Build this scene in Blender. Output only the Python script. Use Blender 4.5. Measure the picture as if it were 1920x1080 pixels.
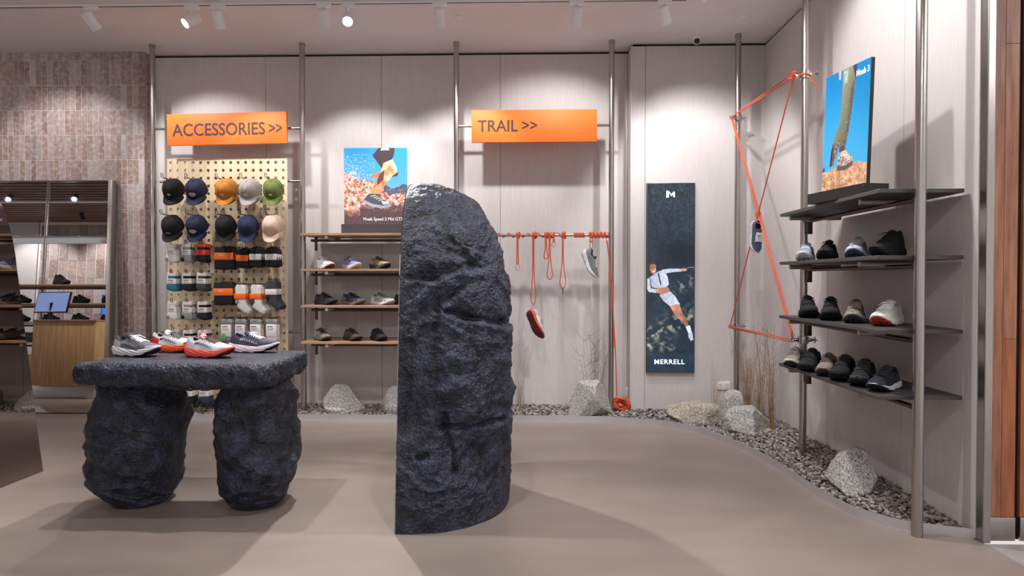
import bpy, bmesh, math, random
import numpy as np
from mathutils import Vector, Matrix, Euler

for o in list(bpy.data.objects):
    bpy.data.objects.remove(o)
S = bpy.context.scene
COL = S.collection
PI = math.pi
rnd = random.Random(7)

# ------------------------------------------------------------------ camera
F = 1180.0                      # focal length in pixels of the 1920 x 1080 frame
YAW, PITCH, EYE = math.atan(30 / F), math.atan(18 / F), 1.22
CAMP = np.array([0.0, 0.0, EYE])
_r = np.array([math.cos(YAW), math.sin(YAW), 0.0])
_f = np.array([-math.sin(YAW) * math.cos(PITCH), math.cos(YAW) * math.cos(PITCH), -math.sin(PITCH)])
_u = np.cross(_r, _f)
cd = bpy.data.cameras.new('camera')
cd.sensor_width = 36.0
cd.lens = F / 1920 * 36
cd.clip_start = 0.05
cam = bpy.data.objects.new('camera', cd)
COL.objects.link(cam)
cam.matrix_world = Matrix(((_r[0], _u[0], -_f[0], 0), (_r[1], _u[1], -_f[1], 0), (_r[2], _u[2], -_f[2], EYE), (0, 0, 0, 1)))
S.camera = cam

# ------------------------------------------------------------------ world, exposure, big lights
w = bpy.data.worlds.new('world')
S.world = w
w.use_nodes = True
w.node_tree.nodes['Background'].inputs[0].default_value = (1.0, 0.95, 0.95, 1)
w.node_tree.nodes['Background'].inputs[1].default_value = 0.62
S.view_settings.view_transform = 'Standard'
S.view_settings.look = 'None'
S.view_settings.exposure = 0.32
S.view_settings.gamma = 1.0
S.view_settings.use_curve_mapping = False

SPOT_W = 66.0                   # wall washers on the visible track
FRONT_W = 270.0                 # the two heads turned towards the room
ROOM_W = 135.0                   # heads of the tracks nearer the entrance
WARM = (1.0, 0.975, 0.962)


def area(name, loc, sx, sy, power, col=WARM, rot=(0, 0, 0)):
    l = bpy.data.lights.new(name, 'AREA')
    l.shape = 'RECTANGLE'
    l.size, l.size_y, l.energy, l.color = sx, sy, power, col
    o = bpy.data.objects.new(name, l)
    o.location, o.rotation_euler = loc, rot
    COL.objects.link(o)
    return o


# fill lights added above the concourse, out of view of camera and mirror
area('concourse_fill', (-0.5, -1.6, 3.22), 3.0, 1.4, 18)
area('concourse_fill', (3.8, 0.6, 3.22), 1.4, 2.4, 55)


# ------------------------------------------------------------------ pixel -> world helpers (places measured in the photograph, at their own depth)
def ray(x, y):
    return _f + _r * (x - 960) / F + _u * (540 - y) / F


def at_y(x, y, Y):
    d = ray(x, y)
    return CAMP + d * (Y / d[1])


def at_x(x, y, X):
    d = ray(x, y)
    return CAMP + d * (X / d[0])


def at_z(x, y, Z):
    d = ray(x, y)
    return CAMP + d * ((Z - EYE) / d[2])


# ------------------------------------------------------------------ noise
_perm = np.random.RandomState(3).permutation(256)
_perm = np.concatenate([_perm, _perm, _perm])
_g = np.random.RandomState(5).normal(size=(256, 3))
_g /= np.linalg.norm(_g, axis=1)[:, None]


def perlin(P):
    P = np.asarray(P, float)
    i = np.floor(P).astype(int)
    fr = P - i
    i &= 255
    s = fr * fr * fr * (fr * (fr * 6 - 15) + 10)
    out = np.zeros(len(P))
    for dx in (0, 1):
        for dy in (0, 1):
            for dz in (0, 1):
                h = _perm[_perm[_perm[(i[:, 0] + dx) & 255] + ((i[:, 1] + dy) & 255)] + ((i[:, 2] + dz) & 255)]
                gr = _g[h]
                d = fr - np.array([dx, dy, dz])
                wgt = (s[:, 0] if dx else 1 - s[:, 0]) * (s[:, 1] if dy else 1 - s[:, 1]) * (s[:, 2] if dz else 1 - s[:, 2])
                out += wgt * (gr * d).sum(1)
    return out * 1.5


def fbm(P, octaves=4, gain=0.5):
    t, a = 0, 1.0
    for k in range(octaves):
        t = t + a * perlin(P * 2 ** k + 17.3 * k)
        a *= gain
    return t


def ridged(P, octaves=3):
    t, a = 0, 1.0
    for k in range(octaves):
        t = t + a * (1 - np.abs(perlin(P * 2 ** k + 9.1 * k)) * 2)
        a *= 0.5
    return t / 1.75


# ------------------------------------------------------------------ materials
def lin(c):
    return tuple((v / 255 / 12.92) if v / 255 <= 0.04045 else ((v / 255 + 0.055) / 1.055) ** 2.4 for v in c)


def mat(name, rgb, rough=0.6, metal=0.0, var=0.0, scale=20.0, bump=0.0, bscale=None, stretch=(1, 1, 1), spec=0.5, rgb2=None, contrast=None, detail=5.0, bdist=0.02):
    """A procedural material: base colour (sRGB 0..255) mixed with a noise, optional fine bump."""
    m = bpy.data.materials.new(name)
    m.use_nodes = True
    nt = m.node_tree
    b = nt.nodes['Principled BSDF']
    c = lin(rgb)
    b.inputs['Roughness'].default_value = rough
    b.inputs['Metallic'].default_value = metal
    b.inputs['Specular IOR Level'].default_value = spec
    tc = nt.nodes.new('ShaderNodeTexCoord')
    mp = nt.nodes.new('ShaderNodeMapping')
    mp.inputs['Scale'].default_value = stretch
    nt.links.new(tc.outputs['Object'], mp.inputs['Vector'])
    ns = nt.nodes.new('ShaderNodeTexNoise')
    ns.inputs['Scale'].default_value = scale
    ns.inputs['Detail'].default_value = detail
    nt.links.new(mp.outputs['Vector'], ns.inputs['Vector'])
    cr = nt.nodes.new('ShaderNodeValToRGB')
    c2 = lin(rgb2) if rgb2 else tuple(max(0, v * (1 - var)) for v in c)
    c1 = c if rgb2 else tuple(min(1, v * (1 + var)) for v in c)
    lo, hi = contrast or (0.3, 0.7)
    cr.color_ramp.elements[0].position, cr.color_ramp.elements[1].position = lo, hi
    cr.color_ramp.elements[0].color = (*c2, 1)
    cr.color_ramp.elements[1].color = (*c1, 1)
    nt.links.new(ns.outputs['Fac'], cr.inputs['Fac'])
    nt.links.new(cr.outputs['Color'], b.inputs['Base Color'])
    if bump:
        nb = ns
        if bscale:
            nb = nt.nodes.new('ShaderNodeTexNoise')
            nb.inputs['Scale'].default_value = bscale
            nb.inputs['Detail'].default_value = 6
            nt.links.new(mp.outputs['Vector'], nb.inputs['Vector'])
        bp = nt.nodes.new('ShaderNodeBump')
        bp.inputs['Strength'].default_value = bump
        bp.inputs['Distance'].default_value = bdist
        nt.links.new(nb.outputs['Fac'], bp.inputs['Height'])
        nt.links.new(bp.outputs['Normal'], b.inputs['Normal'])
    return m


def emit(name, rgb, strength):
    m = bpy.data.materials.new(name)
    m.use_nodes = True
    b = m.node_tree.nodes['Principled BSDF']
    b.inputs['Base Color'].default_value = (*lin(rgb), 1)
    b.inputs['Emission Color'].default_value = (*lin(rgb), 1)
    b.inputs['Emission Strength'].default_value = strength
    return m


def print_mat(name, rough=0.35, glow=0.0):
    m = bpy.data.materials.new(name)
    m.use_nodes = True
    nt = m.node_tree
    b = nt.nodes['Principled BSDF']
    a = nt.nodes.new('ShaderNodeAttribute')
    a.attribute_name = 'print'
    b.inputs['Roughness'].default_value = rough
    if glow:
        b.inputs['Base Color'].default_value = (0.01, 0.01, 0.01, 1)
        nt.links.new(a.outputs['Color'], b.inputs['Emission Color'])
        b.inputs['Emission Strength'].default_value = glow
    else:
        nt.links.new(a.outputs['Color'], b.inputs['Base Color'])
    return m


def tile_mat():
    m = mat('fired_clay_tile', (150, 125, 118), 0.5, bump=0.25, bscale=60)
    nt = m.node_tree
    b = nt.nodes['Principled BSDF']
    oi = nt.nodes.new('ShaderNodeObjectInfo')
    cr = nt.nodes.new('ShaderNodeValToRGB')
    els = cr.color_ramp.elements
    cols = [(140, 122, 118), (164, 149, 147), (124, 99, 91), (172, 161, 160), (148, 123, 115), (132, 108, 101), (166, 152, 149), (142, 118, 108)]
    els[0].color = (*lin(cols[0]), 1)
    els[1].position, els[1].color = 0.14, (*lin(cols[1]), 1)
    for i, c in enumerate(cols[2:]):
        e = els.new(0.28 + i * 0.12)
        e.color = (*lin(c), 1)
    nt.links.new(oi.outputs['Random'], cr.inputs['Fac'])
    tc = [n for n in nt.nodes if n.type == 'TEX_COORD'][0]
    geo = nt.nodes.new('ShaderNodeNewGeometry')
    ns = nt.nodes.new('ShaderNodeTexNoise')
    ns.inputs['Scale'].default_value = 28
    ns.inputs['Detail'].default_value = 6
    nt.links.new(geo.outputs['Position'], ns.inputs['Vector'])
    r2 = nt.nodes.new('ShaderNodeValToRGB')
    r2.color_ramp.elements[0].position, r2.color_ramp.elements[1].position = 0.45, 0.72
    r2.color_ramp.elements[1].color = (0.55, 0.55, 0.55, 1)
    nt.links.new(ns.outputs['Fac'], r2.inputs['Fac'])
    mx = nt.nodes.new('ShaderNodeMixRGB')
    mx.inputs[2].default_value = (*lin((205, 192, 190)), 1)
    nt.links.new(r2.outputs['Color'], mx.inputs[0])
    nt.links.new(cr.outputs['Color'], mx.inputs[1])
    nt.links.new(mx.outputs['Color'], b.inputs['Base Color'])
    return m


def wood_mat(name, dark, light, axis=2, scale=3.0, rough=0.45, stretch=14.0):
    st = [stretch, stretch, stretch]
    st[axis] = 1.0
    return mat(name, light, rough, rgb2=dark, scale=scale, stretch=tuple(st), contrast=(0.32, 0.68), bump=0.05)


def rock_mat():
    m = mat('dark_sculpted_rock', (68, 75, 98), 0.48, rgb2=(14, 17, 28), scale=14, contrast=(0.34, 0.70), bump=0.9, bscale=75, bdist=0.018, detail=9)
    nt = m.node_tree
    b = nt.nodes['Principled BSDF']
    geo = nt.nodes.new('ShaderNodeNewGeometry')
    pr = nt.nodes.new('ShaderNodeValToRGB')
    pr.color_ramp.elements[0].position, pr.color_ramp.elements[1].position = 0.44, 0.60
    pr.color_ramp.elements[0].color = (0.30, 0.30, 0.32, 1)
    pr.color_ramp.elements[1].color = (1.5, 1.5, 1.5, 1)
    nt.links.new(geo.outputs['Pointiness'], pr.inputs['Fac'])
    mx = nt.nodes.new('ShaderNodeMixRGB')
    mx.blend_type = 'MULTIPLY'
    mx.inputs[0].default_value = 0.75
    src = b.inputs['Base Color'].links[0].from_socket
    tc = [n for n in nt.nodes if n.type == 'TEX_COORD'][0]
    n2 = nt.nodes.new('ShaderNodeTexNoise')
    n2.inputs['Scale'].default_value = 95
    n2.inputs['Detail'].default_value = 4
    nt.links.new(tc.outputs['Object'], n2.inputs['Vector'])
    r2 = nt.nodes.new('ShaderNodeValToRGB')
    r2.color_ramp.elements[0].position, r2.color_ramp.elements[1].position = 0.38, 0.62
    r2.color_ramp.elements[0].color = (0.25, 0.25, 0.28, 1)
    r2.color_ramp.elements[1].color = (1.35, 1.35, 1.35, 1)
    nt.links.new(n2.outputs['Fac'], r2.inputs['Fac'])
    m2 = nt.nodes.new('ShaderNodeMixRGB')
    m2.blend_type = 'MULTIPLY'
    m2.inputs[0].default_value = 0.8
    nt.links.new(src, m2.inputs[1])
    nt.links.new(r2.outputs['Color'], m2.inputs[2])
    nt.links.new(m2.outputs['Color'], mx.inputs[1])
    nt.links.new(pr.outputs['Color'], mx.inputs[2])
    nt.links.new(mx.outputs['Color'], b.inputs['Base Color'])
    return m


M = {}
M['wall'] = mat('wall_covering', (198, 192, 191), 0.75, var=0.06, scale=6, stretch=(30, 30, 1.0), bump=0.12)
M['wall_gap'] = mat('wall_gap', (40, 34, 32), 0.9)
M['ceiling'] = mat('ceiling_paint', (224, 220, 221), 0.85, var=0.02, scale=2)
M['floor'] = mat('polished_screed', (143, 131, 124), 0.42, rgb2=(129, 118, 111), scale=1.3, bump=0.02, bscale=50, detail=8, stretch=(1, 2.5, 1))
M['mall_floor'] = mat('pale_stone_floor', (150, 147, 146), 0.4, var=0.12, scale=14)
M['grout'] = mat('pale_grout', (222, 213, 210), 0.9)
M['tile'] = tile_mat()
M['steel'] = mat('brushed_steel', (176, 170, 166), 0.27, 1.0, var=0.06, scale=12, stretch=(20, 20, 1), bump=0.03)
M['chrome'] = mat('polished_steel', (205, 205, 208), 0.12, 1.0)
M['aluminium'] = mat('aluminium_strip', (214, 213, 218), 0.34, 0.8, var=0.05, scale=8)
M['mirror'] = mat('mirror_silver', (205, 203, 202), 0.005, 1.0)
M['tinted_mirror'] = mat('tinted_mirror', (150, 140, 136), 0.01, 1.0)
M['rock'] = rock_mat()
M['granite'] = mat('granite', (198, 196, 194), 0.8, rgb2=(98, 96, 94), scale=105, contrast=(0.34, 0.66), bump=0.5, bscale=40, bdist=0.01, detail=6)
M['granite_warm'] = mat('warm_granite', (190, 181, 168), 0.8, rgb2=(112, 103, 94), scale=90, contrast=(0.36, 0.62), bump=0.5, bscale=40, bdist=0.01, detail=6)
M['orange'] = mat('orange_acrylic', (244, 116, 48), 0.55, var=0.01, spec=0.25)
M['sign_ink'] = mat('dark_brown_ink', (60, 30, 32), 0.6)
M['white_ink'] = mat('white_ink', (240, 240, 242), 0.6)
M['black_ink'] = mat('black_ink', (28, 28, 34), 0.6)
M['ply'] = wood_mat('birch_ply', (206, 182, 148), (228, 209, 178), 2, 5.0, 0.55, 9)
M['shelf_wood'] = wood_mat('oak_shelf', (158, 122, 98), (186, 150, 124), 0, 5.0, 0.5)
M['counter_wood'] = wood_mat('pale_oak', (188, 146, 98), (214, 176, 128), 2, 3.5, 0.5)
M['cherry'] = wood_mat('warm_oak_plank', (128, 80, 56), (172, 118, 88), 2, 4.0, 0.4, 12)
M['cherry_b'] = wood_mat('red_oak_plank', (136, 76, 46), (176, 106, 66), 2, 4.0, 0.4, 12)
M['slat'] = wood_mat('dark_slat', (92, 62, 48), (136, 98, 78), 0, 4.0, 0.6)
M['charcoal'] = mat('charcoal_shelf', (66, 63, 62), 0.5, var=0.05)
M['dark_metal'] = mat('bronze_metal', (92, 78, 72), 0.35, 0.8)
M['black'] = mat('black_plastic', (22, 21, 23), 0.45)
M['black_rubber'] = mat('black_rubber', (26, 26, 30), 0.7, var=0.15, scale=60)
M['frame_metal'] = mat('satin_grey_metal', (158, 150, 144), 0.4, 0.5)
M['rod_metal'] = mat('satin_nickel', (206, 196, 190), 0.42, 0.6)
M['white_metal'] = mat('white_enamel', (236, 235, 237), 0.4)
M['white_plastic'] = mat('white_plastic', (225, 224, 224), 0.35)
M['lens'] = emit('lamp_lens', (255, 248, 238), 14.0)
M['rope'] = mat('orange_rope', (230, 100, 60), 0.6, rgb2=(198, 74, 44), scale=260, bump=0.4)
M['grass'] = mat('dry_straw', (176, 146, 112), 0.8, rgb2=(128, 96, 72), scale=8)
M['twig'] = mat('dry_twig', (104, 78, 66), 0.8)
M['card'] = mat('white_card', (226, 222, 220), 0.6, var=0.02)
M['band_orange'] = mat('orange_card', (248, 112, 34), 0.55)
M['card_red'] = mat('red_card', (226, 74, 40), 0.55)
M['green_tag'] = mat('green_sticker', (110, 205, 110), 0.5, rgb2=(40, 120, 50), scale=120)


def cloth(name, rgb, var=0.12):
    if name not in M:
        M[name] = mat(name, rgb, 0.85, var=var, scale=90, bump=0.25, bscale=220, bdist=0.004)
    return M[name]


# ------------------------------------------------------------------ mesh builder
class MB:
    def __init__(self):
        self.v, self.f = [], []

    def add(self, vs, fs):
        k = len(self.v)
        self.v.extend([tuple(map(float, p)) for p in vs])
        self.f.extend([tuple(k + i for i in q) for q in fs])
        return self

    def box(self, x0, x1, y0, y1, z0, z1):
        vs = [(x, y, z) for x in (x0, x1) for y in (y0, y1) for z in (z0, z1)]
        return self.add(vs, [(0, 1, 3, 2), (4, 6, 7, 5), (0, 4, 5, 1), (2, 3, 7, 6), (0, 2, 6, 4), (1, 5, 7, 3)])

    def rbox(self, x0, x1, y0, y1, z0, z1, b=0.003, seg=2):
        bm = bmesh.new()
        bmesh.ops.create_cube(bm, size=1.0)
        for q in bm.verts:
            q.co = Vector(((x0 + x1) / 2 + q.co.x * (x1 - x0), (y0 + y1) / 2 + q.co.y * (y1 - y0), (z0 + z1) / 2 + q.co.z * (z1 - z0)))
        bmesh.ops.bevel(bm, geom=bm.edges[:], offset=b, segments=seg, affect='EDGES', profile=0.5)
        bm.verts.index_update()
        self.add([q.co for q in bm.verts], [[q.index for q in fc.verts] for fc in bm.faces])
        bm.free()
        return self

    def tube(self, pts, r, n=8, closed=False, caps=True):
        P = [Vector(p) for p in pts]
        m = len(P)
        rs = r if hasattr(r, '__len__') else [r] * m
        ref = None
        vs = []
        for i in range(m):
            a = P[(i - 1) % m] if (closed or i > 0) else P[i]
            b = P[(i + 1) % m] if (closed or i < m - 1) else P[i]
            t = (b - a)
            t = t.normalized() if t.length > 1e-9 else Vector((0, 0, 1))
            if ref is None:
                ref = t.orthogonal().normalized()
            else:
                ref = (ref - t * ref.dot(t))
                ref = ref.normalized() if ref.length > 1e-6 else t.orthogonal().normalized()
            bi = t.cross(ref)
            for k in range(n):
                an = 2 * PI * k / n
                vs.append(P[i] + (ref * math.cos(an) + bi * math.sin(an)) * rs[i])
        fs = []
        for i in range(m if closed else m - 1):
            j = (i + 1) % m
            for k in range(n):
                l = (k + 1) % n
                fs.append((i * n + k, i * n + l, j * n + l, j * n + k))
        if caps and not closed:
            fs.append(tuple(reversed(range(n))))
            fs.append(tuple((m - 1) * n + k for k in range(n)))
        return self.add(vs, fs)

    def cyl(self, a, b, r, n=20, r2=None):
        return self.tube([a, b], [r, r if r2 is None else r2], n)

    def lathe(self, prof, c=(0, 0, 0), n=24):
        vs, fs = [], []
        for (r, z) in prof:
            for k in range(n):
                an = 2 * PI * k / n
                vs.append((c[0] + r * math.cos(an), c[1] + r * math.sin(an), c[2] + z))
        for i in range(len(prof) - 1):
            for k in range(n):
                l = (k + 1) % n
                fs.append((i * n + k, i * n + l, (i + 1) * n + l, (i + 1) * n + k))
        fs.append(tuple(reversed(range(n))))
        fs.append(tuple((len(prof) - 1) * n + k for k in range(n)))
        return self.add(vs, fs)

    def grid(self, P, close_u=False, close_v=False):
        P = np.asarray(P)
        a, b = P.shape[:2]
        fs = []
        for i in range(a if close_u else a - 1):
            for j in range(b if close_v else b - 1):
                i2, j2 = (i + 1) % a, (j + 1) % b
                fs.append((i * b + j, i2 * b + j, i2 * b + j2, i * b + j2))
        return self.add(P.reshape(-1, 3), fs)

    def prism(self, poly, d0, d1, axis='y'):
        """extrude a polygon; axis y: poly is (x, z)"""
        def pt(p, d):
            return (p[0], d, p[1]) if axis == 'y' else ((d, p[0], p[1]) if axis == 'x' else (p[0], p[1], d))
        n = len(poly)
        vs = [pt(p, d0) for p in poly] + [pt(p, d1) for p in poly]
        fs = [tuple(range(n)), tuple(reversed(range(n, 2 * n)))]
        fs += [(i, n + i, n + (i + 1) % n, (i + 1) % n) for i in range(n)]
        return self.add(vs, fs)

    def pad(self, outline, depth, inset=0.25, yc=0.0):
        """puffy slab from an (x, z) outline, bulging in y"""
        O = np.array(outline, float)
        c = O.mean(0)
        rings = []
        for s, y in ((1 - inset, -depth / 2), (1 - inset * 0.35, -depth * 0.42), (1.0, -depth * 0.2), (1.0, depth * 0.2), (1 - inset * 0.35, depth * 0.42), (1 - inset, depth / 2)):
            Q = c + (O - c) * s
            rings.append(np.column_stack([Q[:, 0], np.full(len(Q), yc + y), Q[:, 1]]))
        n = len(O)
        k = len(self.v)
        self.grid(np.array(rings), close_v=True)
        self.f.append(tuple(k + i for i in range(n)))
        self.f.append(tuple(k + 5 * n + i for i in reversed(range(n))))
        return self

    def mesh(self, name, smooth=False):
        me = bpy.data.meshes.new(name)
        me.from_pydata(self.v, [], self.f)
        fix_normals(me)
        if smooth:
            me.shade_smooth()
            me.set_sharp_from_angle(angle=math.radians(smooth if smooth is not True else 40))
        return me


def fix_normals(me):
    bm = bmesh.new()
    bm.from_mesh(me)
    bmesh.ops.recalc_face_normals(bm, faces=bm.faces)
    bm.to_mesh(me)
    bm.free()


def obj(name, mb, m, parent=None, smooth=40, loc=None, rot=None):
    me = mb.mesh(name, smooth) if isinstance(mb, MB) else mb
    if m is not None and not me.materials:
        me.materials.append(m)
    o = bpy.data.objects.new(name, me)
    COL.objects.link(o)
    if parent is not None:
        o.parent = parent
    if loc is not None:
        o.location = loc
    if rot is not None:
        o.rotation_euler = rot
    return o


def tag(o, label, cat, group=None, kind=None):
    o['label'], o['category'] = label, cat
    if group:
        o['group'] = group
    if kind:
        o['kind'] = kind
    return o


def thing(name, label, cat, loc=(0, 0, 0), rot=(0, 0, 0), group=None):
    o = bpy.data.objects.new(name, None)
    o.empty_display_size = 0.05
    COL.objects.link(o)
    o.location, o.rotation_euler = loc, rot
    return tag(o, label, cat, group)


def struct(name, mb, m, parent=None, smooth=False):
    o = obj(name, mb, m, parent, smooth)
    if parent is None:
        o['kind'] = 'structure'
    return o


def piece(name, me, m, parent, loc=(0, 0, 0), rot=(0, 0, 0), scale=None):
    """an object sharing a mesh, with its material on the object"""
    o = bpy.data.objects.new(name, me)
    COL.objects.link(o)
    if m is not None:
        if not me.materials:
            me.materials.append(m)
        o.material_slots[0].link = 'OBJECT'
        o.material_slots[0].material = m
    o.parent = parent
    o.location, o.rotation_euler = loc, rot
    if scale is not None:
        o.scale = scale
    return o


_font = {}


def text_mesh(body, width, height, depth=0.002, bold=0.0, spacing=1.0):
    """lettering as a mesh in the x-z plane facing -y, lower left corner at the origin, fitted to width x height"""
    key = (body, round(width, 4), round(height, 4), depth, bold)
    if key in _font:
        return _font[key]
    cu = bpy.data.curves.new('lettering', 'FONT')
    cu.body = body
    cu.size = 1.0
    cu.resolution_u = 4
    cu.offset = bold
    cu.extrude = 0.01
    cu.space_character = spacing
    t = bpy.data.objects.new('lettering', cu)
    COL.objects.link(t)
    bpy.context.view_layer.update()
    dg = bpy.context.evaluated_depsgraph_get()
    me = bpy.data.meshes.new_from_object(t.evaluated_get(dg))
    bpy.data.objects.remove(t)
    bpy.data.curves.remove(cu)
    n = len(me.vertices)
    co = np.zeros(n * 3)
    me.vertices.foreach_get('co', co)
    co = co.reshape(-1, 3)
    mn, mx = co.min(0), co.max(0)
    out = np.zeros_like(co)
    out[:, 0] = (co[:, 0] - mn[0]) / (mx[0] - mn[0]) * width
    out[:, 2] = (co[:, 1] - mn[1]) / (mx[1] - mn[1]) * height
    out[:, 1] = -(co[:, 2] - mn[2]) / max(1e-6, mx[2] - mn[2]) * depth
    me.vertices.foreach_set('co', out.ravel())
    me.materials.clear()
    me.update()
    me.name = 'lettering'
    _font[key] = me
    return me


def raster_mesh(name, img, width, height):
    """a flat print: grid in the x-z plane facing -y, colours (sRGB 0..255, row 0 on top) in the attribute 'print'"""
    h, wd = img.shape[:2]
    xs = np.linspace(0, width, wd)
    zs = np.linspace(height, 0, h)
    X, Z = np.meshgrid(xs, zs)
    V = np.column_stack([X.ravel(), np.zeros(X.size), Z.ravel()])
    idx = np.arange(X.size).reshape(h, wd)
    Q = np.stack([idx[:-1, :-1], idx[1:, :-1], idx[1:, 1:], idx[:-1, 1:]], -1).reshape(-1, 4)
    me = bpy.data.meshes.new(name)
    me.from_pydata(V.tolist(), [], Q.tolist())
    a = me.color_attributes.new('print', 'FLOAT_COLOR', 'POINT')
    c = np.clip(img / 255.0, 0, 1)
    c = np.where(c <= 0.04045, c / 12.92, ((c + 0.055) / 1.055) ** 2.4)
    rgba = np.concatenate([c.reshape(-1, 3), np.ones((X.size, 1))], 1).astype(np.float32)
    a.data.foreach_set('color', rgba.ravel())
    return me


# dimensions of the shop
CEIL, BACK, BACK2, RX, COLY, RETX = 3.30, 5.82, 5.64, 2.09, 5.72, 0.915
POLE_Y = 5.56

# ================================================================== THE SETTING
# floor and ceiling
b = MB().box(-14, 2.1, -6.0, 6.0, -0.12, 0.0)
struct('floor', b, M['floor'])
mall = MB().box(2.1, 6, -6.0, 2.93, -0.12, -0.004)
mf = struct('floor_outside', mall, M['grout'])
mf['label'] = 'pale stone tiles outside the shop front'
tl = MB().rbox(0, 0.297, 0, 0.597, 0, 0.004, 0.001, 1).mesh('floor_tile')
for i in range(6):
    for j in range(4):
        piece('floor_tile', tl, M['mall_floor'], mf, (2.103 + i * 0.3, 0.53 + j * 0.6, -0.004))
b = MB().box(-6.6, 6.0, -6.0, 6.0, CEIL, CEIL + 0.12)
b.box(-14, -6.6, 1.8, 6.0, CEIL, CEIL + 0.12)
b.box(-14, -6.6, -6.0, -3.2, CEIL, CEIL + 0.12)
struct('ceiling', b, M['ceiling'])
# slatted ceiling over the far bay (seen in the mirror)
sc = struct('ceiling_slatted', MB().box(-14, -6.6, -3.2, 1.8, CEIL + 0.04, CEIL + 0.12), M['black'])
sl = MB().rbox(-14, -6.6, 0, 0.12, -0.04, 0.04, 0.004, 1).mesh('slat')
for i in range(25):
    piece('slat', sl, M['slat'], sc, (0, -3.15 + i * 0.2, CEIL))


def panel_wall(name, runs, z0=0.0, z1=CEIL - 0.022, th=0.018, y_dir=True):
    """runs: backing box and list of panels (a0, a1)"""
    (bx, panels, const) = runs
    wl = struct(name, MB().box(*bx), M['wall_gap'])
    for (a0, a1) in panels:
        p = MB()
        if y_dir:
            p.rbox(a0 + 0.0015, a1 - 0.0015, const, const + th, z0, z1, 0.0015, 1)
        else:
            p.rbox(const, const + th, a0 + 0.0015, a1 - 0.0015, z0, z1, 0.0015, 1)
        obj('wall_panel', p, M['wall'], wl, smooth=False)
    return wl


def xb(px, Y):
    return float(at_y(px, 500, Y)[0])


seams = [-3.53, xb(500, BACK), xb(716, BACK), xb(938, BACK), RETX]
panel_wall('wall_back', ((-5.2, RETX + 0.1, BACK + 0.02, BACK + 0.12, 0, CEIL), list(zip(seams[:-1], seams[1:])), BACK))
seams = [RETX, xb(1209, BACK2), RX + 0.02]
panel_wall('wall_back_right', ((RETX + 0.02, RX + 0.2, BACK2 + 0.02, BACK2 + 0.12, 0, CEIL), list(zip(seams[:-1], seams[1:])), BACK2))
panel_wall('wall_return', ((RETX + 0.02, RETX + 0.1, BACK2 + 0.02, BACK + 0.02, 0, CEIL), [(BACK2 + 0.018, BACK)], RETX), y_dir=False)
ys = [2.98, float(at_x(1692, 500, RX)[1]), float(at_x(1553, 500, RX)[1]), BACK2]
panel_wall('wall_right', ((RX + 0.02, RX + 0.1, 2.98, BACK2 + 0.1, 0, CEIL), list(zip(ys[:-1], ys[1:])), RX), y_dir=False)
# corner bead on the return
struct('trim_1', MB().rbox(RETX - 0.004, RETX + 0.012, BACK2 - 0.004, BACK2 + 0.012, 0.0, CEIL - 0.022, 0.003), M['wall'])

# tiled column at the left: grout body with every tile in view as its own piece
wl = struct('wall_left', MB().box(-7.5, -3.5305, COLY + 0.0022, BACK + 0.02, 0, CEIL), M['grout'])
TW, TH = 0.0533, 0.228
tme = MB().rbox(-TW / 2 + 0.0017, TW / 2 - 0.0017, 0, 0.010, 0.0017, TH - 0.0017, 0.0016, 1).mesh('tile')
row_tops = [CEIL - 0.075 - TH * k for k in range(-1, 14)]
for zt in row_tops:
    zb = zt - TH
    for i in range(28):
        x = -3.53 - TW / 2 - i * TW
        if x < -3.79 and zb < 1.95:
            continue
        hgt = min(CEIL, zt) - max(0.0, zb)
        if hgt < 0.02:
            continue
        t = piece('tile', tme, M['tile'], wl, (x, COLY + rnd.uniform(-0.0012, 0.0008), max(0, zb)))
        t.scale = (1, 1, hgt / TH)
    for i in range(2):
        hgt = min(CEIL, zt) - max(0.0, zb)
        if hgt < 0.02:
            continue
        t = piece('tile', tme, M['tile'], wl, (-3.528, COLY + 0.026 + i * TW, max(0, zb)), (0, 0, PI / 2))
        t.scale = (1, 1, hgt / TH)

# shop front post at the right: steel edge, oak planks, steel kick plate
struct('trim_2', MB().rbox(RX + 0.002, RX + 0.038, 2.93, 2.978, 0.0, CEIL, 0.004), M['steel'])
wf = struct('wall_front', MB().box(RX + 0.04, 4.0, 2.985, 3.1, 0, CEIL), M['black'])


def plank(x0, x1, z0, z1, m):
    obj('plank', MB().rbox(x0 + 0.0006, x1 - 0.0006, 2.968, 2.985, z0 + 0.0006, z1 - 0.0006, 0.001, 1), m, wf, smooth=False)


X1, X2, X3 = 2.132, 2.198, 2.262
plank(X1, X2, 0.11, CEIL, M['cherry'])
plank(X2, X3, 0.11, 0.94, M['cherry_b'])
plank(X2, X3, 0.94, 2.3, M['cherry'])
plank(X2, X3, 2.3, CEIL, M['cherry'])
for k in range(8):
    a = 2.284 + k * 0.07
    plank(a, a + 0.07, 0.11, 1.07 + 0.5 * (k % 3), M['cherry_b'])
    plank(a, a + 0.07, 1.07 + 0.5 * (k % 3), CEIL, M['cherry'])
obj('kick_plate', MB().rbox(X1, X3, 2.962, 2.985, 0, 0.11, 0.002), M['steel'], wf)
obj('kick_plate', MB().rbox(2.284, 2.9, 2.962, 2.985, 0, 0.11, 0.002), M['steel'], wf)

# far walls of the other bay, behind the camera (seen in the mirror)
panel_wall('wall_far', ((-14, -10.95, -2.62, -2.52, 0, CEIL), [(-14, -12.6), (-12.6, -11.8), (-11.8, -10.97)], -2.52))
wt = struct('wall_far_tiled', MB().box(-10.95, -8.0, -2.62, -2.5, 0, CEIL), M['grout'])
for r in range(8):
    for i in range(10):
        t = piece('tile', tme, M['tile'], wt, (-10.8 + i * 0.213, -2.49, r * 0.4), (0, 0, PI))
        t.scale = (3.9, 1, 0.4 / TH)

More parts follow.
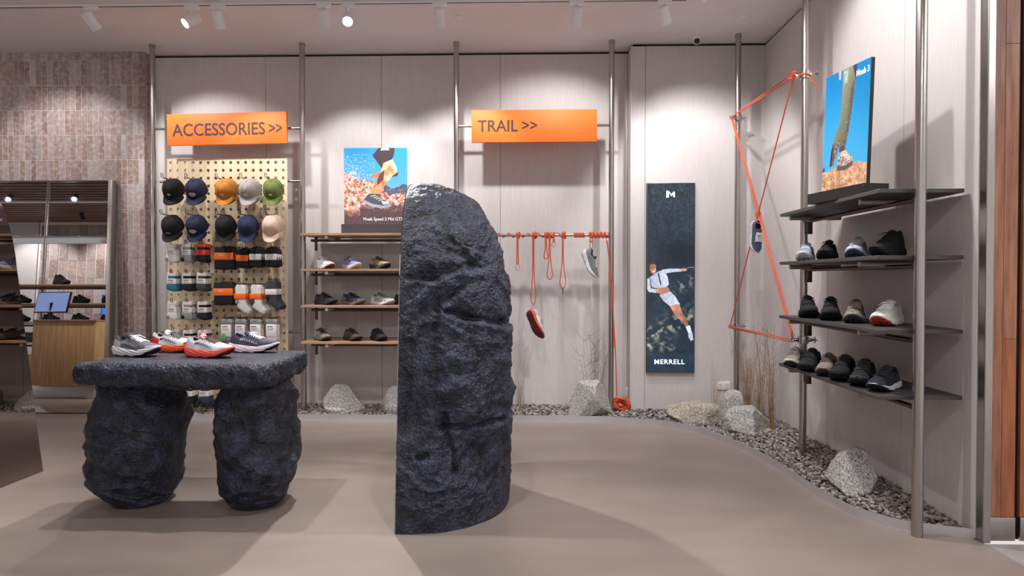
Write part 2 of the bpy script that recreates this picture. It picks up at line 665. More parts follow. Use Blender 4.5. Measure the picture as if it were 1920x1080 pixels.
# ------------------------------------------------------------------ kerb strip and gravel bed
kpix = [(250, 786), (360, 786.5), (520, 786.5), (700, 787.5), (960, 789), (1080, 790), (1150, 792), (1230, 798), (1256, 801), (1300, 809), (1350, 826), (1400, 847), (1440, 869),
        (1486, 898), (1532, 929), (1590, 962), (1648, 982), (1697, 994), (1752, 1002), (1831, 1011)]
kp = [at_z(x, y, 0.0)[:2] for x, y in kpix]
kp = [(-3.50, kp[1][1])] + kp[1:]


def smooth_path(P, n=6):
    P = [Vector((*p, 0)) if len(p) == 2 else Vector(p) for p in P]
    out = []
    for i in range(len(P) - 1):
        p0, p1, p2, p3 = P[max(0, i - 1)], P[i], P[i + 1], P[min(len(P) - 1, i + 2)]
        for k in range(n):
            t = k / n
            out.append(0.5 * ((2 * p1) + (-p0 + p2) * t + (2 * p0 - 5 * p1 + 4 * p2 - p3) * t * t + (-p0 + 3 * p1 - 3 * p2 + p3) * t ** 3))
    out.append(P[-1])
    return out


KP = smooth_path(kp, 5)
KH = 0.047
prof = []
for i, p in enumerate(KP):
    a, c = KP[max(0, i - 1)], KP[min(len(KP) - 1, i + 1)]
    n = Vector((-(c - a).y, (c - a).x, 0)).normalized()
    q = p + n * 0.005
    prof.append([(p.x, p.y, 0.0), (p.x, p.y, KH), (q.x, q.y, KH), (q.x, q.y, 0.0)])
struct('trim_3', MB().grid(np.array(prof), close_v=True), M['aluminium'], smooth=30)

bed = struct('floor_gravel', MB().add([(p.x, p.y, 0.004) for p in KP] + [(RX, 2.97, 0.004), (RX, BACK2, 0.004), (RETX, BACK2, 0.004), (RETX, BACK, 0.004), (-3.53, BACK, 0.004)],
                                      [tuple(range(len(KP) + 5))]), M['wall_gap'])
bed['label'] = 'bed of loose grey gravel along the foot of the walls'


def stone_shape(seed, n=1):
    bm = bmesh.new()
    bmesh.ops.create_icosphere(bm, subdivisions=n, radius=1.0)
    r_ = np.random.RandomState(seed)
    for v in bm.verts:
        v.co *= r_.uniform(0.72, 1.12)
    bm.verts.index_update()
    V = np.array([v.co for v in bm.verts])
    Fc = np.array([[v.index for v in f.verts] for f in bm.faces])
    bm.free()
    return V, Fc


kx = np.array([p.x for p in KP])
ky = np.array([p.y for p in KP])
poly = np.array([(p.x, p.y) for p in KP] + [(RX, 2.97), (RX, BACK2), (RETX, BACK2), (RETX, BACK), (-3.53, BACK)])


def inside(x, y):
    c = np.zeros(len(x), bool)
    j = len(poly) - 1
    for i in range(len(poly)):
        xi, yi, xj, yj = *poly[i], *poly[j]
        with np.errstate(divide='ignore', invalid='ignore'):
            hit = ((yi > y) != (yj > y)) & (x < (xj - xi) * (y - yi) / (yj - yi + 1e-12) + xi)
        c ^= hit
        j = i
    return c


rs = np.random.RandomState(11)
sp = 0.0215
gx, gy = np.meshgrid(np.arange(-3.52, RX, sp), np.arange(2.95, BACK, sp))
gx = gx.ravel() + rs.uniform(-0.009, 0.009, gx.size)
gy = gy.ravel() + rs.uniform(-0.009, 0.009, gy.size)
sk = np.linspace(0, len(kx) - 1, 420)
kxd, kyd = np.interp(sk, np.arange(len(kx)), kx), np.interp(sk, np.arange(len(kx)), ky)
dk = np.min(np.hypot(gx[:, None] - kxd[None], gy[:, None] - kyd[None]), axis=1)
ok = inside(gx, gy) & (dk > 0.030) & (gx < RX - 0.012) & (gy < BACK - 0.012)
gx, gy, dk = gx[ok], gy[ok], dk[ok]
gz = 0.022 + np.clip(dk / 0.35, 0, 1) * 0.024 + rs.uniform(-0.005, 0.010, gx.size)
shapes = [stone_shape(s) for s in range(8)]
order = np.argsort(gy)
near = order[:290]
far = order[290:]
GR = mat('gravel', (150, 142, 136), 0.85, bump=0.3, bscale=90)
nt = GR.node_tree
isl = nt.nodes.new('ShaderNodeNewGeometry')
crm = nt.nodes.new('ShaderNodeValToRGB')
crm.color_ramp.elements[0].color = (*lin((88, 82, 79)), 1)
crm.color_ramp.elements[1].color = (*lin((172, 165, 161)), 1)
e_ = crm.color_ramp.elements.new(0.5)
e_.color = (*lin((124, 115, 110)), 1)
nt.links.new(isl.outputs['Random Per Island'], crm.inputs['Fac'])
nt.links.new(crm.outputs['Color'], nt.nodes['Principled BSDF'].inputs['Base Color'])
GRP = mat('gravel_stone', (150, 142, 136), 0.85, bump=0.3, bscale=90)
nt = GRP.node_tree
isl = nt.nodes.new('ShaderNodeObjectInfo')
cr2 = nt.nodes.new('ShaderNodeValToRGB')
cr2.color_ramp.elements[0].color = (*lin((88, 82, 79)), 1)
cr2.color_ramp.elements[1].color = (*lin((172, 165, 161)), 1)
e_ = cr2.color_ramp.elements.new(0.5)
e_.color = (*lin((124, 115, 110)), 1)
nt.links.new(isl.outputs['Random'], cr2.inputs['Fac'])
nt.links.new(cr2.outputs['Color'], nt.nodes['Principled BSDF'].inputs['Base Color'])

VV, FF, off = [], [], 0


def stone_xf(i):
    s = rs.uniform(0.010, 0.0165)
    return s * rs.uniform(0.9, 1.45), s * rs.uniform(0.8, 1.1), s * rs.uniform(0.6, 0.9), rs.uniform(0, 2 * PI), rs.uniform(-0.4, 0.4)


for i in far:
    V, Fc = shapes[i % 8]
    sx, sy, sz, a, tlt = stone_xf(i)
    P = V * (sx, sy, sz)
    ct, st = math.cos(tlt), math.sin(tlt)
    P = np.column_stack([P[:, 0] * ct - P[:, 2] * st, P[:, 1], P[:, 0] * st + P[:, 2] * ct])
    ca, sa = math.cos(a), math.sin(a)
    P = np.column_stack([P[:, 0] * ca - P[:, 1] * sa + gx[i], P[:, 0] * sa + P[:, 1] * ca + gy[i], P[:, 2] + gz[i]])
    VV.append(P)
    FF.append(Fc + off)
    off += len(V)
me = bpy.data.meshes.new('gravel')
me.from_pydata(np.concatenate(VV).tolist(), [], np.concatenate(FF).tolist())
g = obj('gravel', me, GR, bed)
g['kind'] = 'stuff'
sme = []
for V, Fc in shapes:
    m_ = bpy.data.meshes.new('stone')
    m_.from_pydata(V.tolist(), [], Fc.tolist())
    m_.materials.append(GRP)
    sme.append(m_)
for i in near:
    sx, sy, sz, a, tlt = stone_xf(i)
    o = bpy.data.objects.new('stone', sme[i % 8])
    COL.objects.link(o)
    o.parent = bed
    o.location, o.rotation_euler, o.scale = (gx[i], gy[i], gz[i]), (tlt, 0, a), (sx, sy, sz)

# ================================================================== STEEL POLES AND RAILS
def pole(label, x, y, z0, r=0.0235):
    t = thing('pole', label, 'pole', (x, y, z0))
    obj('tube', MB().cyl((0, 0, 0), (0, 0, CEIL - z0), r, 24), M['steel'], t)
    obj('ceiling_collar', MB().lathe([(r + 0.001, -0.03), (r + 0.004, -0.028), (r + 0.004, 0)], (0, 0, CEIL - z0), 24), M['steel'], t)
    return t


PX = [xb(289, POLE_Y), xb(568.5, POLE_Y), xb(856, POLE_Y), xb(1146, POLE_Y)]
pole('brushed steel pole between the tiled column and the pegboard', PX[0], POLE_Y, 0.03)
pole('brushed steel pole between the pegboard and the oak shoe shelves', PX[1], POLE_Y, 0.03)
pole('brushed steel pole rising behind the tall dark rock', PX[2], POLE_Y, 0.03)
pole('brushed steel pole at the end of the rope-wrapped rail', PX[3], POLE_Y, 0.03)
CPX, CPY = float(at_y(1382.5, 400, 5.44)[0]), 5.44
pole('brushed steel pole standing in the room corner with two rope clamps', CPX, CPY, 0.03)
FPX, FPY = 1.84, 4.25
pole('far steel pole of the charcoal shelves, standing in gravel', FPX, FPY, 0.03)
NPX, NPY = 1.842, 3.01
pole('nearest steel pole, standing on the floor in front of the kerb', NPX, NPY, 0.0, 0.0245)


def rail_between(parent, y, z, x0, x1, r=0.011, name='rail'):
    return obj(name, MB().cyl((x0, y, z), (x1, y, z), r, 14), M['steel'], parent)


# hanging signs on rails
def sign(label, body, rail_y, p0, p1, px, txt, angle=0.0, lean=0.0):
    Y = POLE_Y - 0.06
    c = at_y((px[0] + px[2]) / 2, (px[1] + px[3]) / 2, Y)
    a, d = at_y(px[0], px[1], Y), at_y(px[2], px[3], Y)
    wd, ht = d[0] - a[0], a[2] - d[2]
    zr = float(at_y(px[0], rail_y, POLE_Y)[2])
    t = thing('sign', label, 'sign', (c[0], Y, c[2]))
    pn_ = obj('panel', MB().rbox(-wd / 2, wd / 2, -0.012, 0.012, -ht / 2, ht / 2, 0.002), M['orange'], t, rot=(lean, angle, 0))
    obj('rail', MB().cyl((p0 - c[0] + 0.022, POLE_Y - Y, zr - c[2]), (p1 - c[0] - 0.022, POLE_Y - Y, zr - c[2]), 0.011, 14), M['steel'], t)
    for s in (-1, 1):
        obj('clip', MB().rbox(s * wd * 0.36 - 0.015, s * wd * 0.36 + 0.015, 0.012, POLE_Y - Y + 0.014, zr - c[2] - 0.014, zr - c[2] + 0.014, 0.002), M['dark_metal'], t)
    for (bd, x0, y0, x1, y1, bold) in txt:
        q, q2 = at_y(x0, y0, Y), at_y(x1, y1, Y)
        me = text_mesh(bd, q2[0] - q[0], q[2] - q2[2], 0.0015, bold)
        l = piece('lettering', me, M['sign_ink'], pn_, (q[0] - c[0], -0.0122, q2[2] - c[2]))
    return t


sign('orange sign reading ACCESSORIES above the pegboard', 'ACCESSORIES', 242, PX[0], PX[1], (314, 213, 538.5, 270.5),
     [('ACCESSORIES', 324.5, 231.5, 498, 254, 0.012), ('>>', 505, 234, 530, 250, 0.012)], math.radians(-0.9))
sign('orange sign reading TRAIL above the rope rail', 'TRAIL', 236.5, PX[2], PX[3], (884, 207, 1119, 266),
     [('TRAIL', 896, 226, 971, 247, 0.012), ('>>', 979, 228, 1007, 243, 0.012)], math.radians(-0.1))

# ================================================================== DARK SCULPTED ROCK FURNITURE
def np_mesh(name, V, Fc, smooth=True):
    me = bpy.data.meshes.new(name)
    me.from_pydata(np.asarray(V).tolist(), [], [tuple(q) for q in np.asarray(Fc).tolist()] if not isinstance(Fc, list) else Fc)
    fix_normals(me)
    if smooth:
        me.shade_smooth()
    return me


def grid_faces(a, b, close_v=False):
    i, j = np.meshgrid(np.arange(a - 1), np.arange(b if close_v else b - 1), indexing='ij')
    j2 = (j + 1) % b
    return np.stack([i * b + j, (i + 1) * b + j, (i + 1) * b + j2, i * b + j2], -1).reshape(-1, 4)


def rock_relief(P, amp=1.0, seed=0.0, rough=1.0):
    """height of the hand-modelled relief: slanting ledges, lumps, pits"""
    Q = P + seed
    lo = fbm(Q * (2.1, 2.1, 1.7), 3)
    w_ = np.column_stack([perlin(Q * 3.1 + 5), perlin(Q * 3.1 + 11), perlin(Q * 3.1 + 23)]) * 0.22
    led = ridged((Q + w_) * (1.5, 1.5, 3.1) + np.column_stack([Q[:, 2], Q[:, 2] * 0, Q[:, 0]]) * 0.7, 3)
    mid = fbm((Q + w_) * 9.0, 3)
    led2 = ridged((Q + w_ * 1.5) * (5.0, 5.0, 6.5) + 3.3, 2)
    fine = fbm(Q * 34.0, 3)
    pits = np.clip(perlin(Q * 7 + 40) - 0.35, 0, 1)
    return amp * (0.030 * lo + 0.022 * (led - 0.6) + rough * (0.014 * mid + 0.012 * (led2 - 0.6) + 0.0062 * fine) - 0.05 * pits)


def poly_dist(x, z, pts):
    d = np.full(x.shape, 9.0)
    for (x0, z0), (x1, z1) in zip(pts[:-1], pts[1:]):
        vx, vz = x1 - x0, z1 - z0
        t = np.clip(((x - x0) * vx + (z - z0) * vz) / (vx * vx + vz * vz), 0, 1)
        d = np.minimum(d, np.hypot(x - x0 - t * vx, z - z0 - t * vz))
    return d


def monolith(label, x0, ycen, half, bulge, height, side, lean, mirror_mat, mirror_label, seed, z1=1.15, nx=260, nz=330, marks=()):
    """D-shaped standing rock: flat mirrored face in the plane x = x0, rough rounded body on the +side"""
    t = thing('standing_rock', label, 'rock', (x0, ycen, 0))
    th_ = np.linspace(0, PI, nx)
    # profile parameter: straight up, then over the crown
    zt = np.linspace(0, 1, nz)
    zz = height * np.sin(np.minimum(zt * 1.12, 1) * PI / 2) ** 0.9
    zz = np.where(zt < 0.6, zt / 0.6 * z1, z1 + (height - z1) * np.sin((zt - 0.6) / 0.4 * PI / 2))
    tt = np.clip((zz - z1) / (height - z1), 0, 1)
    s = (1 - tt ** 2.3) ** (1 / 2.3)
    s[-1] = 0.02
    V = np.zeros((nz, nx, 3))
    N = np.zeros((nz, nx, 3))
    n_ = 2.25
    for i in range(nz):
        c_, s_ = np.cos(th_), np.sin(th_)
        rr = 1 / (np.abs(c_) ** n_ + np.abs(s_) ** n_) ** (1 / n_)
        b_ = bulge * (0.985 + 0.03 * math.sin(zz[i] * 3.0)) * (0.12 + 0.88 * s[i] if s[i] > 0.03 else 0.02 + s[i])
        L = half * (1 - lean * zz[i]) * s[i] ** 0.9
        V[i, :, 0] = side * b_ * rr * s_
        V[i, :, 1] = -L * rr * c_
        V[i, :, 2] = zz[i]
        N[i, :, 0], N[i, :, 1], N[i, :, 2] = side * s_ / max(bulge, 0.1), -c_ / half, 2.2 * (tt[i] ** 1.5)
    N /= np.linalg.norm(N, axis=2)[:, :, None]
    P = V.reshape(-1, 3)
    d = rock_relief(P, 1.0, seed, 0.8)
    wx = P[:, 0] + 0.018 * perlin(P * 11 + 3) + 0.007 * perlin(P * 30)
    wz = P[:, 2] + 0.018 * perlin(P * 11 + 31) + 0.007 * perlin(P * 30 + 9)
    for (dep, wd_, side_, pts) in marks:
        q = poly_dist(wx, wz, pts)
        front = P[:, 1] < 0.12
        d = d + front * dep * np.exp(-(q / wd_) ** 2)
        if side_:
            zl = np.interp(wx, [p[0] for p in pts], [p[1] for p in pts])
            d = d + front * side_ * np.sign(zl - wz) * np.exp(-(q / (wd_ * 3.2)) ** 2) * np.clip(q / wd_, 0, 1)
    d = d.reshape(nz, nx)
    edge = np.clip(np.minimum(th_, PI - th_) / 0.16, 0, 1) ** 0.7
    d = d * (0.12 + 0.88 * edge[None, :]) * np.clip(zz / 0.10, 0.12, 1)[:, None]
    V2 = V + N * d[:, :, None]
    V2[:, :, 0] = np.where(side * V2[:, :, 0] < 0, 0, V2[:, :, 0])
    V2[:, 0, 0] = V2[:, -1, 0] = 0
    V2[0, :, 2] = 0.0
    V2[:, :, 2] = np.maximum(V2[:, :, 2], 0)
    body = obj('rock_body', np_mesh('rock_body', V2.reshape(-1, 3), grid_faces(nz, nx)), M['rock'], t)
    # flat face closed by the mirror panel
    f_, k_ = V2[:, 0, :], V2[:, -1, :]
    ring = np.concatenate([f_, k_[::-1]])[:, 1:]
    ring = ring[::3]
    e = MB().prism([(p[0] * 0.997, p[1]) for p in ring], -side * 0.004, -side * 0.0005, 'x')
    o = obj('mirror_face', e, mirror_mat, t, smooth=False)
    o['label'] = mirror_label
    return t


MARKS = [(0.020, 0.012, 0, [(0.235, 1.44), (0.30, 1.38), (0.375, 1.31)]),
         (-0.034, 0.016, 0.014, [(0.24, 1.05), (0.36, 1.02), (0.54, 0.975)]),
         (-0.026, 0.014, 0.010, [(0.23, 0.49), (0.36, 0.475), (0.54, 0.49)]),
         (-0.022, 0.012, 0, [(0.23, 0.55), (0.235, 0.47), (0.285, 0.36), (0.275, 0.25)]),
         (-0.018, 0.012, 0, [(0.285, 0.26), (0.33, 0.32), (0.38, 0.38)]),
         (-0.016, 0.014, 0.010, [(0.02, 1.22), (0.18, 1.21), (0.31, 1.27), (0.40, 1.27)]),
         (-0.020, 0.014, 0.010, [(0.16, 0.95), (0.20, 1.10), (0.30, 1.16)]),
         (-0.030, 0.016, 0, [(0.115, 0.355), (0.14, 0.36)]),
         (0.016, 0.030, 0, [(0.20, 0.66), (0.28, 0.70)])]
monolith('tall dark blue-grey rock standing alone mid floor', -0.632, 3.47, 0.505, 0.535, 1.735, 1, 0.20, M['tinted_mirror'], 'flat tinted mirror face', 0.0, marks=MARKS)
monolith('dark rock at the left edge with a flat tinted mirror face', -3.07, 3.10, 0.79, 0.45, 1.95, -1, 0.185, M['tinted_mirror'], 'flat tinted mirror face', 7.7, 1.35, 100, 140)


def superblock(dims, e, n):
    """icosphere pushed to a super-ellipsoid; returns unit normals too"""
    bm = bmesh.new()
    bmesh.ops.create_icosphere(bm, subdivisions=n, radius=1.0)
    bm.verts.index_update()
    V = np.array([v.co for v in bm.verts])
    Fc = np.array([[v.index for v in f.verts] for f in bm.faces])
    bm.free()
    U = V / np.linalg.norm(V, axis=1)[:, None]
    r = 1 / (np.abs(U) ** e).sum(1) ** (1 / e)
    return U * r[:, None] * np.array(dims), U, Fc


def stone_leg(name, parent, cx, cy, hx, hy, H, seed):
    """barrel-shaped boulder: nearly straight flanks, rounded foot, slightly narrower neck"""
    nz, na = 190, 240
    tz = np.concatenate([np.linspace(0, 0.12, 45)[:-1], np.linspace(0.12, 0.95, 120)[:-1], np.linspace(0.95, 1, nz - 163)])
    nz = len(tz)
    pr = np.interp(tz, [0, 0.012, 0.035, 0.07, 0.12, 0.2, 0.32, 0.5, 0.68, 0.82, 0.93, 1.0], [0.50, 0.60, 0.68, 0.77, 0.86, 0.94, 0.995, 1.0, 0.985, 0.93, 0.85, 0.78])
    an = np.linspace(0, 2 * PI, na + 1)[:-1]
    c_, s_ = np.cos(an), np.sin(an)
    rr = 1 / (np.abs(c_) ** 2.5 + np.abs(s_) ** 2.5) ** (1 / 2.5)
    Q = np.zeros((nz, na, 3))
    Q[:, :, 0] = pr[:, None] * hx * rr * c_
    Q[:, :, 1] = pr[:, None] * hy * rr * s_
    Q[:, :, 2] = tz[:, None] * H
    P = Q.reshape(-1, 3)
    d = rock_relief(P * 1.2, 0.9, seed, 0.45) + 0.045 * (np.clip(ridged(P * (2.2, 2.2, 4.2) + np.column_stack([P[:, 2] * 1.5, P[:, 2] * 0, P[:, 0] * 1.2]) + seed + 3, 2), 0, 1) ** 2 - 0.4)
    d = d - d.mean()
    d = d.reshape(nz, na) * np.clip(np.minimum(tz, 1 - tz) / 0.06, 0.15, 1)[:, None]
    Q[:, :, 0] += d * c_
    Q[:, :, 1] += d * s_
    P = Q.reshape(-1, 3) + np.array([cx, cy, 0])
    fc = [tuple(q) for q in grid_faces(nz, na, True).tolist()]
    fc.append(tuple(range(na)))
    fc.append(tuple((nz - 1) * na + k for k in reversed(range(na))))
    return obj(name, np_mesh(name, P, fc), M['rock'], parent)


TBX, TBY, TZ = -1.745, 3.35, 0.80
tb = thing('stone_table', 'dark rock table with thick slab top on two boulder legs', 'table', (TBX, TBY, 0))


def slab(parent, x0, x1, y0, y1, z0, z1, r, seed, m=90):
    V, Fc, k = [], [], 0
    dims = np.array([(x1 - x0) / 2, (y1 - y0) / 2, (z1 - z0) / 2])
    cen = np.array([(x0 + x1) / 2, (y0 + y1) / 2, (z0 + z1) / 2])
    for ax in range(3):
        for sg in (-1, 1):
            oa = [i for i in range(3) if i != ax]
            na, nb = (m, 26) if oa[1] == 2 else (m, m)
            A, B = np.meshgrid(np.linspace(-1, 1, na), np.linspace(-1, 1, nb), indexing='ij')
            P = np.zeros((na * nb, 3))
            P[:, oa[0]], P[:, oa[1]], P[:, ax] = A.ravel(), B.ravel(), sg
            V.append(P)
            Fc.append(grid_faces(na, nb) + k)
            k += na * nb
    P = np.concatenate(V) * dims
    inner = np.clip(P, -(dims - r), dims - r)
    D = P - inner
    ln = np.linalg.norm(D, axis=1)[:, None]
    Nn = D / np.maximum(ln, 1e-9)
    P = inner + Nn * r
    Q = P + cen
    d = rock_relief(Q * 1.6, 0.55, seed)
    top = np.clip(Nn[:, 2], 0, 1)
    Q = Q + Nn * (d * (1 - 0.85 * top))[:, None]
    Q[:, 2] = np.minimum(Q[:, 2], z1 + 0.0015)
    me = np_mesh('table_top', Q, np.concatenate(Fc))
    bm = bmesh.new()
    bm.from_mesh(me)
    bmesh.ops.remove_doubles(bm, verts=bm.verts, dist=0.0012)
    bmesh.ops.recalc_face_normals(bm, faces=bm.faces)
    bm.to_mesh(me)
    bm.free()
    me.shade_smooth()
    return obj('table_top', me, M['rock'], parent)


slab(tb, -2.275 - TBX, -1.275 - TBX, 3.05 - TBY, 3.68 - TBY, 0.675, TZ, 0.042, 2.0)
stone_leg('leg', tb, -2.112 - TBX, 3.38 - TBY, 0.214, 0.225, 0.70, 1.3)
stone_leg('leg', tb, -1.475 - TBX, 3.37 - TBY, 0.204, 0.215, 0.70, 4.6)


# ================================================================== GRANITE BOULDERS
def boulder(label, px, py, wpx, hpx, Y, z0, m, seed, cuts=9, rot=0.0, flat=1.0, taper=0.0, group=None, block=2.0):
    base = at_y(px, py, Y)
    k = F / Y
    hx, H = wpx * 0.64 / k, hpx / k
    bm = bmesh.new()
    bmesh.ops.create_icosphere(bm, subdivisions=5, radius=1.0)
    bm.verts.index_update()
    V = np.array([v.co for v in bm.verts])
    Fc = np.array([[v.index for v in f.verts] for f in bm.faces])
    bm.free()
    r_ = np.random.RandomState(seed)
    nv = np.linalg.norm(V, axis=1)[:, None]
    V = V / nv / ((np.abs(V / nv) ** block).sum(1) ** (1 / block))[:, None] * (1.25 if block < 2.5 else 1.0)
    for i in range(cuts):
        n = r_.normal(size=3)
        n /= np.linalg.norm(n)
        dd = r_.uniform(0.62, 0.86)
        ex = V @ n - dd
        V = V - np.clip(ex, 0, None)[:, None] * n * 0.96
    V += 0.035 * fbm(V * 2.6 + seed, 4)[:, None] * V
    V += 0.012 * fbm(V * 9 + seed, 3)[:, None] * V
    V[:, 2] = np.maximum(V[:, 2], V[:, 2].min() * 0.55)
    V = (V - V.min(0)) / (V.max(0) - V.min(0)) * 2 - 1
    zn = (V[:, 2] + 1) / 2
    sc_ = 1 - taper * zn
    P = np.column_stack([V[:, 0] * hx * sc_, V[:, 1] * hx * 0.8 * flat * sc_, zn * (H + 0.02)])
    o = obj('boulder', np_mesh('boulder', P, Fc, False), m, None, loc=(base[0], Y, z0 - 0.0), rot=(0, 0, rot))
    o.data.shade_smooth()
    o.data.set_sharp_from_angle(angle=math.radians(35))
    return tag(o, label, 'rock', group)


boulder('rounded granite boulder in gravel under the oak shoe shelves', 645, 770, 68, 48, 5.62, 0.02, M['granite'], 4, 9, 0.4, taper=0.25)
boulder('granite boulder in gravel just behind the tall dark rock', 752, 770, 60, 45, 5.62, 0.02, M['granite'], 9, 8, 0.9)
boulder('tall pale granite boulder beside the pole under the rope rail', 1109, 780, 74, 66, 5.47, 0.01, M['granite'], 21, 8, 0.2, taper=0.45)
boulder('low flat-topped tan boulder below the tall lit screen', 1303, 790, 72, 30, 5.33, 0.02, M['granite_warm'], 31, 8, 0.5, block=4.0)
boulder('upright granite boulder standing below the wall socket', 1376, 785, 48, 62, 5.26, 0.0, M['granite'], 47, 5, 0.1, taper=0.22, block=4.5)
boulder('blocky granite boulder in front of the dry grass in the corner', 1403, 812, 70, 46, 4.92, 0.01, M['granite'], 52, 6, 0.5, block=4.0)
boulder('large granite boulder in gravel under the charcoal shelves', 1603, 936, 98, 76, 3.62, 0.01, M['granite'], 64, 9, 0.5, taper=0.35)


# ================================================================== DRY GRASSES AND TWIGS
def tuft(label, px, py, Y, hpx, spread, n, seed, m=None, cat='dry grass'):
    base = at_y(px, py, Y)
    r_ = random.Random(seed)
    b = MB()
    H = hpx * Y / F
    for k in range(n):
        a = r_.uniform(0, 2 * PI)
        h = H * r_.uniform(0.45, 1.0)
        out = spread * r_.uniform(0.1, 1.0) * h
        x0, y0 = r_.gauss(0, 0.016), r_.gauss(0, 0.010)
        dx, dy = math.cos(a) * out, math.sin(a) * out * 0.35
        pts = [(x0 + dx * t ** 1.7, y0 + dy * t ** 1.7 - 0.0, h * t) for t in (0, 0.25, 0.5, 0.75, 1.0)]
        b.tube(pts, [0.0013, 0.0012, 0.0010, 0.0007, 0.0003], 3, caps=False)
        if r_.random() < 0.35:
            for q in range(4):
                t = 0.7 + q * 0.08
                p = Vector((x0 + dx * t ** 1.7, y0 + dy * t ** 1.7, h * t))
                e = p + Vector((r_.uniform(-0.035, 0.035), r_.uniform(-0.01, 0.0), r_.uniform(0.02, 0.05)))
                b.tube([p, e], [0.0008, 0.0004], 3, caps=False)
    o = obj('dry_grass', b, m or M['grass'], loc=(base[0], Y, 0.03), smooth=False)
    return tag(o, label, cat, None, 'stuff')


def twigs(label, px, py, Y, hpx, n, seed, lean=0.0, spread=0.25):
    base = at_y(px, py, Y)
    r_ = random.Random(seed)
    b = MB()
    H = hpx * Y / F
    for k in range(n):
        h = H * r_.uniform(0.6, 1.0)
        dx = (lean + r_.uniform(-spread, spread)) * h
        x0 = r_.uniform(-0.05, 0.05)
        pt = lambda t: Vector((x0 + dx * t ** 1.3 + 0.008 * math.sin(9 * t + k), -0.03 * t, h * t))
        ts = [i / 7 for i in range(8)]
        b.tube([pt(t) for t in ts], [0.0026 - 0.0016 * t for t in ts], 4, caps=False)
        for q in range(r_.randint(4, 8)):
            t = r_.uniform(0.45, 0.98)
            p = pt(t)
            s = r_.choice((-1, 1))
            e = p + Vector((s * r_.uniform(0.03, 0.09), r_.uniform(-0.02, 0.02), r_.uniform(0.05, 0.12)))
            b.tube([p, (p + e) / 2 + Vector((s * 0.008, 0, -0.006)), e], [0.0014, 0.001, 0.0006], 3, caps=False)
    o = obj('dry_twigs', b, M['twig'], loc=(base[0], Y, 0.03), smooth=False)
    return tag(o, label, 'dry twigs', None, 'stuff')


twigs('bare brown twigs fanning up behind the tall pale boulder', 1112, 770, 5.62, 178, 7, 3, 0.02, 0.2)
tuft('wispy dry grass against the wall beside the tall dark rock', 975, 765, 5.74, 130, 0.3, 16, 4)
tuft('thin dry grass rising behind the tall pale boulder', 1122, 770, 5.66, 150, 0.3, 18, 14)
tuft('small dry straw tuft between the tan boulder and upright boulder', 1341, 785, 5.34, 110, 0.16, 20, 5)
tuft('dense dry straw clump in the corner behind the upright boulder', 1402, 775, 5.36, 195, 0.30, 70, 6)
tuft('dry straw clump growing right beside the corner pole', 1424, 780, 5.22, 160, 0.26, 44, 8)
tuft('dry straw clump at the right wall before the far steel pole', 1446, 795, 4.90, 175, 0.20, 44, 7)
twigs('bare twigs reaching up beside the far steel pole', 1438, 790, 5.05, 215, 5, 9, 0.05, 0.18)

# ================================================================== SHOES
def smoothstep(a, b, x):
    t = np.clip((np.asarray(x, float) - a) / (b - a), 0, 1)
    return t * t * (3 - 2 * t)


SHOE_L = 0.29
T_ = [0, 0.03, 0.10, 0.25, 0.40, 0.55, 0.70, 0.85, 0.94, 0.985, 1.0]
W_ = [0.010, 0.025, 0.036, 0.037, 0.036, 0.042, 0.047, 0.041, 0.028, 0.014, 0.003]


class Last:
    """the form of one shoe style: all surfaces are functions of (t along the length, u across)"""

    def __init__(self, boot=False, sole=1.0, low=1.0):
        self.sole = sole
        self.zb = lambda t: np.interp(t, [0, 0.05, 0.12, 0.3, 0.58, 0.75, 0.9, 1.0], [0.022, 0.008, 0.001, 0, 0, 0.008, 0.026, 0.044])
        zs_ = np.array([0.056, 0.054, 0.050, 0.042, 0.037, 0.036, 0.044, 0.054, 0.060]) * sole
        self.zs = lambda t: np.interp(t, [0, 0.05, 0.12, 0.3, 0.5, 0.62, 0.8, 0.93, 1.0], zs_)
        if boot:
            tp = [0.150, 0.150, 0.146, 0.140, 0.146, 0.128, 0.098, 0.080, 0.070, 0.062, 0.058]
        else:
            tp = [0.108, 0.110, 0.104, 0.086, 0.098, 0.103, 0.088, 0.076, 0.068, 0.062, 0.058]
        tp = np.array(tp) * (low if not boot else 1)
        self.zt = lambda t: np.maximum(np.interp(t, [0, 0.03, 0.10, 0.24, 0.36, 0.44, 0.58, 0.72, 0.86, 0.96, 1.0], tp), self.zs(t) + 0.003)
        self.w = lambda t: np.interp(t, T_, W_)
        self.open_ = lambda t: smoothstep(0.015, 0.05, t) * (1 - smoothstep(0.34, 0.42, t))

    def upper(self, t, u, off=0.0):
        t, u = np.asarray(t, float), np.asarray(u, float)
        a = u * PI / 2
        wb = self.w(t) * 0.95 + off
        zb = self.zs(t) - 0.006
        zt = self.zt(t) + off
        o = self.open_(t)
        cz = np.abs(np.cos(a)) ** 0.72
        dome = zb + (zt - zb) * cz
        opn = zb + (zt - zb) * np.minimum(1.0, cz / 0.80)
        inner = 0.056 * np.ones_like(t) * max(0.8, self.sole)
        dip = 1 - smoothstep(0.34, 0.50, np.abs(u))
        z = dome * (1 - o) + (opn * (1 - dip) + inner * dip) * o
        # the ankle narrows above the sole
        y = np.sign(a) * np.abs(np.sin(a)) ** 0.8 * wb
        nar = 1 - 0.16 * o * np.clip((z - zb) / 0.06, 0, 1.2) * (1 - dip)
        x = (t - 0.5) * SHOE_L + 0.012 * (1 - t) * np.clip((z - zb) / 0.06, 0, 1.5) * smoothstep(0.3, 0.0, t)
        return np.stack([x, y * nar, z], -1)


